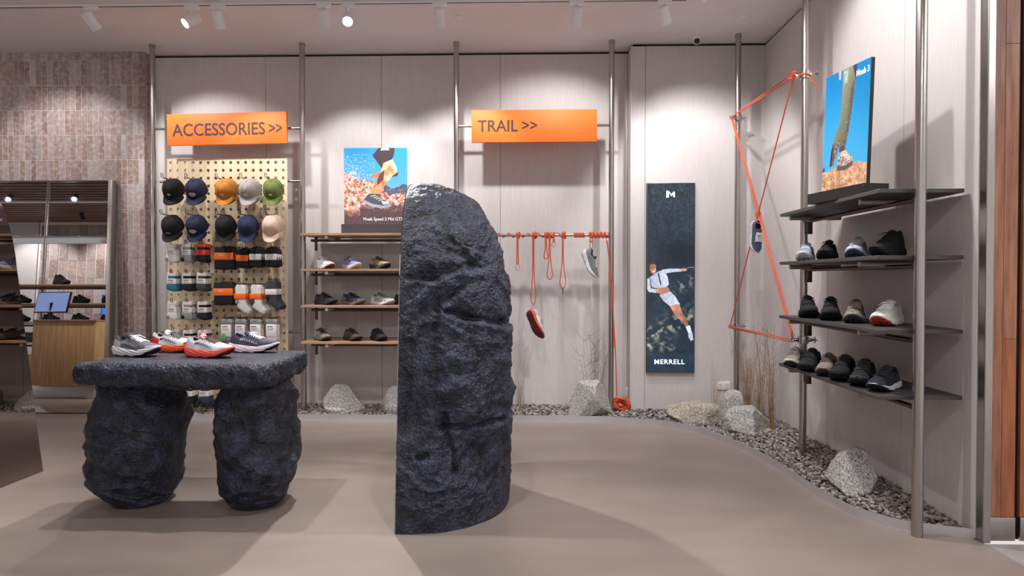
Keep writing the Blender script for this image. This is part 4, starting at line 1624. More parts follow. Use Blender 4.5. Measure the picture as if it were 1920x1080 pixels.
FOOT = [(-0.040, 0.0), (0.040, 0.0), (0.042, -0.03), (0.050, -0.050), (0.046, -0.068), (0.02, -0.074), (-0.02, -0.066), (-0.045, -0.052), (-0.050, -0.032)]
LONGFOOT = [(-0.030, 0.0), (0.034, 0.0), (0.042, -0.05), (0.070, -0.085), (0.086, -0.105), (0.080, -0.130), (0.052, -0.138), (0.012, -0.112), (-0.030, -0.082), (-0.040, -0.045)]
DOWN = [(-0.034, 0.0), (0.034, 0.0), (0.036, -0.05), (0.042, -0.10), (0.030, -0.125), (0.0, -0.130), (-0.034, -0.118), (-0.040, -0.06)]
SM = {}
SM['header'] = MB().rbox(-0.041, 0.041, -0.0125, 0.0125, -0.030, 0.0, 0.001, 1).rbox(-0.041, -0.030, -0.0125, 0.0125, -0.055, -0.030, 0.001, 1).mesh('header_card', False)
SM['logo'] = MB().box(-0.028, 0.030, -0.0140, -0.0130, -0.050, -0.034).mesh('sock_window', False)
SM['peek'] = MB().pad(shift(ellipse_pts(0.074, 0.030), 0, -0.043), 0.022).mesh('cuff', 50)
SM['band'] = MB().rbox(-0.041, 0.041, -0.0135, 0.0135, -0.098, -0.053, 0.002, 1).mesh('band', False)
SM['print'] = MB().box(-0.030, 0.02, -0.0145, -0.0138, -0.066, -0.063).box(-0.030, 0.012, -0.0145, -0.0138, -0.074, -0.071).box(-0.030, 0.022, -0.0145, -0.0138, -0.088, -0.0855).mesh('printed_lines', False)
SM['foot'] = MB().pad(shift(FOOT, 0, -0.092), 0.028).mesh('sock', 50)
SM['toe'] = MB().pad(shift([(-0.050, 0.012), (-0.020, 0.014), (-0.016, -0.018), (-0.030, -0.026), (-0.047, -0.020), (-0.054, -0.004)], 0, -0.132), 0.0296).mesh('toe_patch', 50)
SM['ring'] = MB().tube([(0.007 * math.cos(a), 0, 0.012 + 0.010 * math.sin(a)) for a in np.linspace(0, 2 * PI, 13)[:-1]], 0.0016, 5, closed=True).mesh('hanger', 60)


def card_pack(label, loc, body, cuff, header, band, toe=None, group=None, tilt=0.0, tongue=True):
    t = thing('sock_pack', label, 'socks', loc, (0, tilt, 0), group)
    piece('header_card', SM['header'], header, t)
    piece('cuff', SM['peek'], body if cuff is None else cuff, t)
    bn = piece('band', SM['band'], band, t)
    piece('printed_lines', SM['print'], M['black_ink'], bn)
    s_ = piece('sock', SM['foot'], body, t)
    if toe is not None:
        piece('toe_patch', SM['toe'], toe, s_)
    return t


SM['wide'] = MB().pad(shift([(-0.082, 0.008), (-0.05, 0.0), (-0.02, 0.010), (0.015, 0.002), (0.05, 0.014), (0.082, 0.0), (0.086, -0.06), (0.082, -0.12), (0.085, -0.195), (0.04, -0.19), (-0.02, -0.196), (-0.086, -0.19), (-0.082, -0.10), (-0.086, -0.05)], 0, 0), 0.04, 0.12).mesh('sock', 50)
SM['wideband'] = MB().rbox(-0.084, 0.084, -0.024, 0.024, -0.108, -0.046, 0.004, 2).mesh('band', 50)
SM['narrow'] = MB().pad(shift([(-0.05, -0.02), (-0.035, 0.0), (0.0, 0.008), (0.035, 0.0), (0.05, -0.02), (0.052, -0.08), (0.056, -0.155), (0.02, -0.17), (-0.035, -0.165), (-0.056, -0.15), (-0.052, -0.08)], 0, 0), 0.036, 0.18).mesh('sock', 50)
SM['narrowband'] = MB().rbox(-0.052, 0.052, -0.022, 0.022, -0.105, -0.052, 0.004, 2).mesh('band', 50)
SM['long'] = MB().pad(shift([(-0.045, -0.015), (-0.03, 0.004), (0.03, 0.004), (0.045, -0.015), (0.046, -0.10)] + [(x + 0.006, z - 0.115) for x, z in LONGFOOT[2:]], 0, 0), 0.036, 0.18).mesh('sock', 50)
SM['heel'] = MB().pad(shift([(-0.032, -0.10), (-0.004, -0.104), (0.0, -0.135), (-0.020, -0.168), (-0.038, -0.150), (-0.046, -0.125)], 0, -0.012), 0.0375, 0.2).mesh('heel_patch', 50)
SM['longband'] = MB().rbox(-0.050, 0.050, -0.022, 0.022, -0.120, -0.070, 0.004, 2).mesh('band', 50)
SM['tall'] = MB().pad([(-0.046, -0.004), (-0.03, 0.002), (0.03, 0.0), (0.048, -0.012), (0.046, -0.10), (0.048, -0.19), (0.0, -0.197), (-0.044, -0.19), (-0.046, -0.1)], 0.034, 0.15).mesh('sock', 50)
SM['tallband'] = MB().rbox(-0.046, 0.040, -0.0205, 0.018, -0.150, -0.045, 0.003, 2).mesh('band', 50)
SM['tallprint'] = MB().box(-0.034, 0.012, -0.0215, -0.0206, -0.064, -0.058).box(-0.034, 0.02, -0.0215, -0.0206, -0.080, -0.078).box(-0.034, 0.016, -0.0215, -0.0206, -0.090, -0.088).mesh('printed_lines', False)
SM['tallcuff'] = MB().pad([(-0.048, -0.002), (-0.03, 0.004), (0.03, 0.002), (0.049, -0.012), (0.049, -0.042), (-0.047, -0.040)], 0.036, 0.15).mesh('cuff', 50)


def soft_pack(label, loc, kind, body, band, extra=None, group=None, text=None):
    t = thing('sock_pack', label, 'socks', loc, group=group)
    piece('sock', SM[kind], body, t)
    bnm = {'wide': 'wideband', 'narrow': 'narrowband', 'long': 'longband', 'tall': 'tallband'}[kind]
    bn = piece('band', SM[bnm], band, t)
    piece('hanger', SM['ring'], M['band_orange'] if band == M['band_orange'] else M['black'], t)
    if kind == 'wide':
        piece('lettering', text_mesh('MERRELL', 0.05, 0.010, 0.0005, 0.02), M['card'], bn, (-0.045, -0.0242, -0.071))
    if kind == 'tall':
        piece('printed_lines', SM['tallprint'], M['black_ink'], bn)
        piece('cuff', SM['tallcuff'], extra, t)
    elif extra is not None:
        piece('heel_patch', SM['heel'], extra, t)
    return t


sk = lambda n, c: cloth('sock_' + n, c, 0.15)
BLK, NAV, TEAL, SGREY, SWHITE, SCHAR = sk('black', (16, 16, 19)), sk('navy', (44, 52, 76)), sk('teal', (34, 108, 122)), sk('grey', (140, 140, 142)), sk('white', (220, 216, 214)), sk('charcoal', (56, 56, 64))
YS = 5.43
left_rows = [
    (457, [(322, SWHITE, None, M['card'], M['card'], SGREY, 'white and grey socks on white card, upper sock row, first hook'),
           (350, SGREY, None, M['card'], M['card'], BLK, 'grey and black socks on white card, upper sock row, second hook'),
           (378, BLK, None, M['card_red'], M['card_red'], None, 'black socks on orange-red card, upper sock row, third hook')]),
    (511, [(323, TEAL, None, M['card'], M['card'], None, 'teal socks on white card, second sock row, first hook'),
           (351, BLK, None, M['card'], M['card'], None, 'black socks on white card, second sock row, middle hook'),
           (379, SCHAR, None, M['card'], M['card'], None, 'charcoal socks on white card, second sock row, third hook')]),
    (565, [(324, SWHITE, None, M['card'], M['card'], SGREY, 'white socks with grey toe on white card, third sock row, first hook'),
           (352, SGREY, None, M['card'], M['card'], BLK, 'grey mottled socks on white card, third sock row, middle hook'),
           (380, BLK, None, M['card'], M['card'], None, 'black socks on white card, third sock row, third hook')]),
    (619, [(326, SWHITE, None, M['card'], M['card'], None, 'white socks on white card behind the white and red shoe'),
           (353, BLK, None, M['card'], M['card'], None, 'black socks on white card, just above the coral-heeled shoe'),
           (381, SCHAR, None, M['card'], M['card'], None, 'charcoal socks on white card, right above the coral-heeled shoe')]),
    (722, [(326, NAV, None, M['card'], M['card'], BLK, 'navy socks below the table top, next to the left boulder leg'),
           (353, BLK, None, M['card'], M['card'], NAV, 'black socks seen between the boulder legs, middle hook'),
           (383, NAV, None, M['card'], M['card'], BLK, 'navy socks seen between the boulder legs, right hook'),
           (424, BLK, None, M['card'], M['card'], NAV, 'black socks half hidden by the right boulder leg')])]
for py, items in left_rows:
    for (px, body, cuff, header, band, toe, lb) in items:
        p = at_y(px, py, YS)
        hook(float(p[0]), float(p[2]) - 0.006, 'hook of the ' + lb.replace(' on white card', '').replace(',', ''), 0.9)
        for e in range(3):
            lbl = lb if e == 0 else lb.replace(' socks', ' spare socks', 1) + (', directly behind', ', furthest behind')[e - 1]
            card_pack(lbl, (p[0], YS + 0.036 * e, p[2]), body, cuff, header, band, toe, 'sock packs on the pegboard hooks', rnd.uniform(-0.03, 0.03))
right_rows = [
    (421, 464, 'wide', BLK, M['band_orange'], None, 'wide black sock pack with orange band, upper sock row'),
    (455, 467, 'narrow', BLK, M['band_orange'], None, 'narrow black sock pack with orange band, upper sock row'),
    (480, 465, 'narrow', BLK, M['card'], None, 'black socks with white band, upper sock row, left of two'),
    (509, 465, 'narrow', BLK, M['card'], None, 'black socks with white band, upper sock row, last hook'),
    (420, 531, 'wide', BLK, M['band_orange'], None, 'wide black sock pack with orange band, second sock row'),
    (451, 535, 'long', SWHITE, M['band_orange'], SGREY, 'white socks with orange band and grey heel, left one of two'),
    (480, 535, 'long', SWHITE, M['band_orange'], SCHAR, 'white socks with orange band and dark heel, right one of two'),
    (509, 527, 'long', SCHAR, M['card'], BLK, 'charcoal socks with white band, second sock row, last hook'),
    (426, 599, 'tall', SGREY, M['card'], SGREY, 'tall grey socks with green sticker, left of the four tall packs'),
    (452, 599, 'tall', SGREY, M['card'], SGREY, 'tall grey socks with green sticker, above the navy shoe'),
    (480, 599, 'tall', SWHITE, M['card'], SGREY, 'tall white socks with grey cuff, third of four tall packs'),
    (510, 599, 'tall', SWHITE, M['card'], SGREY, 'tall white socks at the right end of four tall packs')]
for i, (px, py, kind, body, band, extra, lb) in enumerate(right_rows):
    p = at_y(px, py, YS)
    hook(float(p[0]), float(p[2]) + 0.012, 'wire hook carrying the ' + lb.replace(' sock row', ' row'), 0.95)
    for e in range(2 if kind in ('wide', 'tall') else 3):
        lbl = lb if e == 0 else ('directly behind: ', 'furthest behind: ')[e - 1] + lb.replace(' sock', ' spare sock', 1)
        t = soft_pack(lbl, (p[0], YS + 0.046 * e, p[2]), kind, body, band, extra, 'sock packs on the pegboard hooks')
        if kind == 'tall' and 'green' in lb and e == 0:
            obj('sticker', MB().pad(shift(ellipse_pts(0.034, 0.062, 18, 2.0), -0.022 if px < 440 else 0.012, -0.150), 0.003, 0.1, -0.0215), M['green_tag'], t)

# ================================================================== POSTERS AND SCREEN (flat prints, computed here)
def canvas(wd, ht, rgb):
    im = np.zeros((ht, wd, 3))
    im[:] = rgb
    return im


def coords(im):
    h, wd = im.shape[:2]
    X, Y = np.meshgrid((np.arange(wd) + 0.5) / wd, (np.arange(h) + 0.5) / h)
    return X, Y


def inpoly(X, Y, P):
    c = np.zeros(X.shape, bool)
    j = len(P) - 1
    for i in range(len(P)):
        xi, yi = P[i]
        xj, yj = P[j]
        hit = ((yi > Y) != (yj > Y)) & (X < (xj - xi) * (Y - yi) / (yj - yi + 1e-12) + xi)
        c ^= hit
        j = i
    return c


def paint(im, P, rgb, noise=0.0, rgb2=None, seed=0.0, grad=None, fx=30.0):
    X, Y = coords(im)
    m = inpoly(X, Y, P)
    if not m.any():
        return
    Q = np.column_stack([X[m] * fx, Y[m] * fx * im.shape[0] / im.shape[1], np.full(m.sum(), seed)])
    n = fbm(Q, 3) if noise or rgb2 is not None else np.zeros(m.sum())
    c = np.array(rgb, float)[None, :] * np.ones((m.sum(), 1))
    if rgb2 is not None:
        k = np.clip(0.5 + n * 0.9, 0, 1)[:, None]
        c = c * (1 - k) + np.array(rgb2)[None, :] * k
    if noise:
        c = c * (1 + noise * n[:, None])
    if grad is not None:
        (gx_, gy_, amt) = grad
        v = (X[m] - X[m].mean()) * gx_ + (Y[m] - Y[m].mean()) * gy_
        c = c * (1 + amt * v[:, None] / (np.abs(v).max() + 1e-9))
    im[m] = c


def nz(im, fx, seed, oc=4, sx=1.0):
    X, Y = coords(im)
    return fbm(np.column_stack([X.ravel() * fx * sx, Y.ravel() * fx * im.shape[0] / im.shape[1], np.full(X.size, seed)]), oc).reshape(X.shape)


# --- poster one: runner's leg splashing over rock
im = canvas(200, 250, (60, 160, 230))
X, Y = coords(im)
im[:] = np.array((46, 148, 222)) * (1 - Y[..., None]) + np.array((150, 210, 245)) * Y[..., None]
hill = Y > 0.50 + 0.03 * np.sin(X * 18) + 0.04 * nz(im, 6, 3.0)
im[hill & (X > 0.55)] = (88, 92, 120)
n1, n2, n3 = nz(im, 14, 1.0), nz(im, 40, 2.0, 3), nz(im, 22, 5.5)
rockline = 0.30 + 0.25 * np.clip(X / 0.8, 0, 1) + 0.10 * n1
mk_ = Y > rockline + np.where(X > 0.62, 0.06, 0)
base = np.array((222, 150, 124)) * np.ones_like(im)
base = base + n1[..., None] * np.array((60, 40, 60)) + n2[..., None] * np.array((50, 50, 60))
wht = np.clip((n3 - 0.05) * 3.0, 0, 1) * (Y < 0.8)
base = base * (1 - wht[..., None]) + np.array((244, 226, 224)) * wht[..., None]
drk = np.clip((-n3 - 0.25) * 3, 0, 1) * 0.8
base = base * (1 - drk[..., None]) + np.array((108, 62, 66)) * drk[..., None]
im[mk_] = base[mk_]
low = np.clip((Y - 0.70 + 0.08 * n1 - 0.10 * (X < 0.25)) / 0.10, 0, 1)[..., None]
im[:] = im * (1 - low) + (np.array((96, 74, 80)) + n2[..., None] * 22) * low
spl = (n2 + 0.8 * nz(im, 70, 9.0, 2)) > 0.62 - 0.9 * np.clip(0.32 - np.hypot((X - 0.12) * 1.0, (Y - 0.30) * 1.3), -0.25, 0.3)
spl &= (Y < 0.75) & (X < 0.5) & (Y > 0.08)
im[spl] = im[spl] * 0.25 + np.array((250, 246, 246)) * 0.75
spr = (nz(im, 60, 12.0, 2) > 0.45) & (np.hypot((X - 0.8) / 0.3, (Y - 0.66) / 0.18) < 1)
im[spr] = im[spr] * 0.4 + np.array((250, 225, 225)) * 0.6
# back leg, shorts, front leg, sock, shoe
paint(im, [(0.74, 0.36), (0.82, 0.30), (0.86, 0.33), (0.84, 0.37), (0.76, 0.38)], (70, 60, 66))
paint(im, [(0.55, 0.0), (0.80, 0.0), (0.79, 0.10), (0.72, 0.20), (0.60, 0.27), (0.45, 0.10)], (84, 72, 72), 0.3, (58, 50, 54), 4.0)
paint(im, [(0.60, 0.0), (0.70, 0.0), (0.72, 0.03), (0.58, 0.035)], (236, 226, 220))
paint(im, [(0.60, 0.27), (0.62, 0.20), (0.77, 0.15), (0.83, 0.26), (0.84, 0.32), (0.76, 0.37), (0.62, 0.52), (0.57, 0.60), (0.42, 0.585), (0.48, 0.46), (0.55, 0.38)], (228, 138, 98), 0.12, (252, 196, 160), 2.0, (1.0, -0.6, 0.28), 9)
paint(im, [(0.56, 0.34), (0.64, 0.29), (0.62, 0.42), (0.53, 0.49), (0.52, 0.44)], (112, 66, 62), 0.2)
paint(im, [(0.42, 0.36), (0.56, 0.31), (0.55, 0.38), (0.47, 0.40)], (232, 130, 84))
paint(im, [(0.43, 0.52), (0.57, 0.50), (0.56, 0.60), (0.41, 0.59)], (246, 140, 84), 0.1, (255, 180, 120), 3)
paint(im, [(0.39, 0.60), (0.55, 0.60), (0.60, 0.66), (0.70, 0.71), (0.72, 0.76), (0.64, 0.78), (0.45, 0.75), (0.32, 0.70), (0.31, 0.67)], (112, 116, 128), 0.3, (60, 62, 74), 7.0)
paint(im, [(0.31, 0.675), (0.45, 0.73), (0.62, 0.755), (0.725, 0.735), (0.725, 0.765), (0.62, 0.79), (0.44, 0.765), (0.31, 0.71)], (206, 208, 220), 0.15, (150, 152, 168), 1.0)
paint(im, [(0.58, 0.69), (0.70, 0.70), (0.72, 0.73), (0.62, 0.74)], (214, 216, 226))
for q in range(4):
    paint(im, [(0.42 + 0.04 * q, 0.625 + 0.018 * q), (0.50 + 0.04 * q, 0.61 + 0.018 * q), (0.505 + 0.04 * q, 0.622 + 0.018 * q), (0.425 + 0.04 * q, 0.637 + 0.018 * q)], (200, 200, 208))
PY1 = 5.50
p0, p1 = at_y(645.5, 421, PY1), at_y(763.5, 277, PY1)
z_sh = shelf_z[0] + 0.0005
po = thing('poster', 'standing poster of a runner leg splashing over rocks', 'poster', ((p0[0] + p1[0]) / 2, PY1, z_sh))
wd, ht, zb_ = p1[0] - p0[0], p1[2] - p0[2], p0[2] - z_sh
obj('panel', MB().rbox(-wd / 2, wd / 2, 0.001, 0.016, zb_ - 0.02, zb_ + ht, 0.001, 1), M['white_plastic'], po)
PRM = print_mat('poster_ink', 0.35)
obj('poster_print', raster_mesh('poster_print', im, wd, ht), PRM, po, loc=(-wd / 2, 0, zb_))
obj('plinth', MB().rbox(-wd / 2 - 0.012, wd / 2 + 0.012, -0.05, 0.07, 0, zb_, 0.001, 1), M['charcoal'], po)
ta, tb2 = at_y(681.5, 415.5, PY1), at_y(757.0, 407.5, PY1)
piece('lettering', text_mesh('Moab Speed 2 Mid GTX', tb2[0] - ta[0], tb2[2] - ta[2], 0.0008, 0.015), M['white_ink'], po, (ta[0] - (p0[0] + p1[0]) / 2, -0.0006, ta[2] - z_sh))

# --- poster two: boot on a boulder under blue sky
im = canvas(180, 320, (0, 140, 210))
X, Y = coords(im)
im[:] = np.array((0, 112, 172)) * (1 - Y[..., None]) + np.array((62, 156, 200)) * Y[..., None]
n1, n2 = nz(im, 9, 4.0), nz(im, 34, 6.0, 3)
sand = Y > 0.815 + 0.012 * np.sin(X * 14) + 0.01 * n1
c_ = np.array((182, 140, 110)) + n1[..., None] * np.array((50, 46, 42)) + n2[..., None] * np.array((40, 36, 34))
cr_ = (np.abs(nz(im, 11, 8.8)) < 0.035) | ((n2 < -0.42) & (X < 0.55))
c_[cr_] = (122, 78, 56)
im[sand] = c_[sand]
paint(im, [(0.0, 0.80), (0.05, 0.78), (0.06, 0.815), (0.0, 0.83)], (30, 60, 84))
# rear shoe, trousers, front boot
paint(im, [(0.30, 0.0), (0.36, 0.0), (0.35, 0.075), (0.31, 0.07)], (216, 158, 140))
paint(im, [(0.60, -0.01), (0.70, -0.01), (0.70, 0.12), (0.62, 0.14)], (52, 46, 74))
paint(im, [(0.30, 0.49), (0.40, 0.53), (0.34, 0.68), (0.26, 0.78), (0.18, 0.80), (0.18, 0.70), (0.22, 0.60)], (74, 60, 58), 0.4, (124, 104, 96), 3.0)
paint(im, [(0.20, 0.64), (0.24, 0.62), (0.22, 0.79), (0.17, 0.79)], (40, 34, 40))
paint(im, [(0.40, 0.0), (0.61, -0.01), (0.68, 0.12), (0.66, 0.24), (0.62, 0.40), (0.56, 0.58), (0.51, 0.66), (0.37, 0.65), (0.38, 0.57), (0.32, 0.60), (0.24, 0.60), (0.36, 0.45), (0.39, 0.30), (0.40, 0.14)], (124, 128, 106), 0.3, (84, 88, 76), 5.0, (-1.0, -0.9, 0.34), 14)
paint(im, [(0.42, 0.02), (0.52, 0.02), (0.50, 0.12), (0.44, 0.14)], (160, 176, 158), 0.15)
for q in range(26):
    yy = 0.06 + 0.022 * q
    xx = 0.42 + 0.16 * ((q * 37) % 10) / 10 - 0.10 * max(0, yy - 0.3)
    sgn = 1 if q % 3 else -1
    paint(im, [(xx, yy), (xx + 0.045, yy + 0.016 * sgn), (xx + 0.06, yy + 0.024 * sgn), (xx + 0.02, yy + 0.010)], (106, 110, 92) if q % 2 else (134, 137, 115), 0.1)
paint(im, [(0.60, 0.16), (0.66, 0.12), (0.65, 0.26), (0.61, 0.42), (0.55, 0.58), (0.51, 0.66), (0.46, 0.655), (0.53, 0.50)], (70, 66, 58), 0.25, (92, 88, 76), 4.0)
paint(im, [(0.38, 0.64), (0.52, 0.65), (0.50, 0.70), (0.38, 0.70)], (70, 60, 56))
paint(im, [(0.39, 0.69), (0.53, 0.68), (0.62, 0.735), (0.68, 0.75), (0.70, 0.79), (0.66, 0.83), (0.50, 0.845), (0.36, 0.83), (0.35, 0.78)], (112, 96, 88), 0.4, (166, 150, 138), 2.0)
paint(im, [(0.35, 0.80), (0.52, 0.815), (0.69, 0.785), (0.69, 0.825), (0.52, 0.85), (0.34, 0.84)], (72, 66, 66), 0.3)
for q in range(5):
    paint(im, [(0.42 + 0.035 * q, 0.70 + 0.016 * q), (0.53 + 0.03 * q, 0.685 + 0.016 * q), (0.54 + 0.03 * q, 0.695 + 0.016 * q), (0.43 + 0.035 * q, 0.712 + 0.016 * q)], (196, 178, 164))
A0, A1 = Vector((1.662, 3.615, 0)), Vector((1.728, 3.27, 0))
pl_z = rz[0]
pz0, pz1 = 1.705, 2.352
dirv = (A1 - A0).normalized()
ang = math.atan2(dirv.y, dirv.x)
po2 = thing('poster', 'standing poster of a hiking boot under bright blue sky', 'poster', (A0.x, A0.y, rz[0] + 0.0005), (0, 0, ang))
wd = (A1 - A0).length
ht = pz1 - pz0
zb_ = pz0 - rz[0]
tilt = Matrix.Rotation(R(-2.2), 4, 'X')
pn2 = obj('panel', MB().rbox(0, wd, 0.001, 0.022, -0.02, ht, 0.001, 1), M['black'], po2, loc=(0, 0.0, zb_), rot=(R(-2.2), 0, 0))
obj('poster_print', raster_mesh('poster_print', im, wd, ht), PRM, pn2, loc=(0, 0, 0))
obj('plinth', MB().rbox(-0.085, wd + 0.02, -0.03, 0.115, 0, zb_, 0.001, 1), M['black'], po2)
piece('lettering', text_mesh('Moab 3', wd * 0.27, ht * 0.052, 0.0008, 0.02), M['white_ink'], pn2, (wd * 0.70, -0.0006, ht * 0.892))

# --- tall lit screen
im = canvas(150, 590, (20, 34, 50))
X, Y = coords(im)
n1, n2, n3 = nz(im, 5, 1.5), nz(im, 18, 2.5), nz(im, 40, 3.5, 3)
im[:] = np.array((26, 42, 58)) + n1[..., None] * np.array((9, 12, 11)) + n2[..., None] * np.array((6, 9, 9))
green = np.clip((0.30 - Y) * 4, 0, 1) * np.clip(n2 + 0.1, 0, 1)
im += green[..., None] * np.array((20, 32, 24))
im *= 1 - 0.45 * np.clip(1 - np.hypot((X - 0.6) / 0.5, (Y - 0.36) / 0.12), 0, 1)[..., None]
br = (np.abs(nz(im, 8, 7.0, 2, 1.0)) < 0.02) & (Y < 0.32)
im[br] = im[br] * 0.5 + np.array((90, 110, 104)) * 0.5
lit = np.clip((nz(im, 7, 9.0, 4) + 0.12) * 1.9, 0, 1) * np.exp(-((Y - 0.75 - 0.12 * (X - 0.5) * -1) / 0.055) ** 2)
im += lit[..., None] * np.array((128, 108, 74))
lit2 = np.clip((nz(im, 8, 12.0, 4) + 0.1) * 1.8, 0, 1) * np.exp(-((Y - 0.86) / 0.03) ** 2) * (X < 0.6)
im += lit2[..., None] * np.array((104, 94, 66))
lit3 = np.clip((nz(im, 9, 15.0, 4)) * 2, 0, 1) * np.exp(-((Y - 0.57 + 0.12 * (X - 0.5)) / 0.035) ** 2) * (X > 0.3)
im += lit3[..., None] * np.array((96, 84, 66))
im[Y > 0.90] = im[Y > 0.90] * 0.85 + np.array((14, 44, 60)) * 0.3
streak = np.abs(Y - (0.446 - 0.02 * (X - 0.85))) < 0.0016
im[streak & (X > 0.84)] = (150, 150, 140)
SK, SK2 = (206, 148, 118), (150, 96, 74)
WH, WH2 = (222, 226, 240), (164, 172, 198)
paint(im, [(0.02, 0.44), (0.03, 0.415), (0.10, 0.405), (0.18, 0.415), (0.20, 0.44), (0.10, 0.435), (0.07, 0.47), (0.02, 0.465)], (62, 38, 34), 0.3)
paint(im, [(0.05, 0.435), (0.10, 0.425), (0.17, 0.428), (0.19, 0.448), (0.19, 0.465), (0.15, 0.480), (0.10, 0.478), (0.06, 0.462)], SK, 0.08, SK2, 2.0, (1, 0, 0.2), 8)
paint(im, [(0.08, 0.446), (0.105, 0.443), (0.105, 0.448), (0.08, 0.450)], (50, 30, 28))
paint(im, [(0.14, 0.443), (0.168, 0.444), (0.168, 0.449), (0.14, 0.447)], (50, 30, 28))
paint(im, [(0.118, 0.447), (0.128, 0.447), (0.137, 0.458), (0.118, 0.459)], SK2)
paint(im, [(0.105, 0.465), (0.165, 0.462), (0.15, 0.470), (0.12, 0.471)], (240, 226, 220))
paint(im, [(0.0, 0.505), (0.05, 0.50), (0.08, 0.555), (0.20, 0.560), (0.24, 0.57), (0.19, 0.580), (0.04, 0.575), (0.0, 0.56)], WH, 0.1, WH2, 5.0)
paint(im, [(0.19, 0.558), (0.30, 0.552), (0.32, 0.57), (0.26, 0.583), (0.19, 0.577)], SK, 0.1)
paint(im, [(0.26, 0.552), (0.44, 0.545), (0.50, 0.575), (0.30, 0.592), (0.25, 0.58)], SK, 0.1, SK2, 3.0)
paint(im, [(0.06, 0.495), (0.14, 0.482), (0.22, 0.468), (0.36, 0.455), (0.44, 0.50), (0.46, 0.535), (0.40, 0.548), (0.22, 0.555), (0.10, 0.550)], WH, 0.1, WH2, 6.0, (1, -0.5, 0.12), 16)
paint(im, [(0.32, 0.456), (0.50, 0.450), (0.72, 0.452), (0.73, 0.466), (0.52, 0.470), (0.36, 0.478)], WH, 0.08, WH2, 8.0)
paint(im, [(0.71, 0.452), (0.80, 0.448), (0.85, 0.455), (0.82, 0.464), (0.72, 0.465)], SK)
paint(im, [(0.22, 0.475), (0.25, 0.472), (0.31, 0.535), (0.28, 0.540)], (70, 74, 96))
paint(im, [(0.26, 0.592), (0.50, 0.573), (0.60, 0.600), (0.70, 0.640), (0.50, 0.652), (0.36, 0.625)], WH, 0.1, WH2, 9.0, (1, 0, 0.1), 14)
paint(im, [(0.48, 0.648), (0.68, 0.638), (0.76, 0.690), (0.83, 0.715), (0.90, 0.762), (0.86, 0.772), (0.74, 0.730), (0.60, 0.700)], SK, 0.1, SK2, 4.0, (-1, 0.6, 0.25), 8)
paint(im, [(0.82, 0.758), (0.91, 0.752), (0.95, 0.790), (0.88, 0.797)], WH, 0.05)
paint(im, [(0.87, 0.793), (0.96, 0.787), (0.985, 0.828), (0.93, 0.835), (0.88, 0.815)], (214, 218, 236), 0.1, (150, 156, 190), 2.0)
q0, q1 = at_y(1213, 697, BACK2 - 0.035), at_y(1302.5, 344, BACK2 - 0.035)
wd, ht = q1[0] - q0[0], q1[2] - q0[2]
scn = thing('lit_screen', 'tall narrow lit screen showing a running woman in dark woods', 'screen', ((q0[0] + q1[0]) / 2, BACK2 - 0.035, q0[2]))
obj('housing', MB().rbox(-wd / 2 - 0.006, wd / 2 + 0.006, 0.001, 0.034, -0.006, ht + 0.006, 0.002), M['dark_metal'], scn)
obj('screen_image', raster_mesh('screen_image', im, wd, ht), print_mat('screen_glow', 0.3, 0.95), scn, loc=(-wd / 2, 0, 0))
LIT = emit('lit_white', (236, 242, 250), 0.9)
a_, b2 = at_y(1227, 682.5, BACK2 - 0.035), at_y(1283.5, 674, BACK2 - 0.035)
piece('lettering', text_mesh('MERRELL', b2[0] - a_[0], b2[2] - a_[2], 0.0008, 0.012, 1.1), LIT, scn, (a_[0] - (q0[0] + q1[0]) / 2, -0.0006, a_[2] - q0[2]))
k_ = (q1[0] - q0[0]) / 89.5
ex, ez = at_y(1249.5, 371, BACK2 - 0.035)[0] - (q0[0] + q1[0]) / 2, at_y(1249.5, 371, BACK2 - 0.035)[2] - q0[2]
em = MB()
for poly_ in ([(0, 0), (4.6, 1.2), (4.6, 12.6), (0, 14)], [(4.9, 10.2), (9.8, 2.6), (9.8, 7.0), (4.9, 12.4)], [(9.8, 2.6), (13.2, 8.5), (13.2, 11.6), (9.8, 7.2)], [(12.8, 1.6), (16, 1.2), (16, 11.8), (12.8, 11.6)]):
    em.prism([(ex + x * k_, ez + z * k_) for x, z in poly_], -0.0014, -0.0006)
obj('emblem', em, LIT, scn, smooth=False)

# ================================================================== ROPES
RR = 0.0046
zrail = float(at_y(1050, 441, POLE_Y)[2])
rl = thing('rope_rail', 'steel rail wrapped in orange rope between two poles', 'rail', ((PX[2] + PX[3]) / 2, POLE_Y, zrail))
hl = (PX[3] - PX[2]) / 2
obj('rail', MB().cyl((-hl + 0.02, 0, 0), (hl - 0.02, 0, 0), 0.0125, 16), M['steel'], rl)
for s in (-1, 1):
    obj('end_fitting', MB().lathe([(0.018, -0.02), (0.02, -0.016), (0.02, 0.016), (0.018, 0.02)], n=18), M['steel'], rl, loc=(s * (hl - 0.045), 0, 0), rot=(0, PI / 2, 0))


def helix(x0, x1, turns, r=0.0185, ph=0.0, z0=0.0):
    n = max(8, int(turns * 12))
    return [(x0 + (x1 - x0) * i / n, r * math.cos(ph + 2 * PI * turns * i / n), z0 + r * math.sin(ph + 2 * PI * turns * i / n)) for i in range(n + 1)]


def rxp(px):
    return float(at_y(px, 441, POLE_Y)[0])


def rope(label, pieces, loc, group=None, names='strand', cat='rope', mat_=None, r=RR):
    t = thing('rope', label, cat, loc, group=group)
    for nm, pts in pieces:
        obj(nm, MB().tube(pts, r, 8), mat_ or M['rope'], t, smooth=60)
    return t


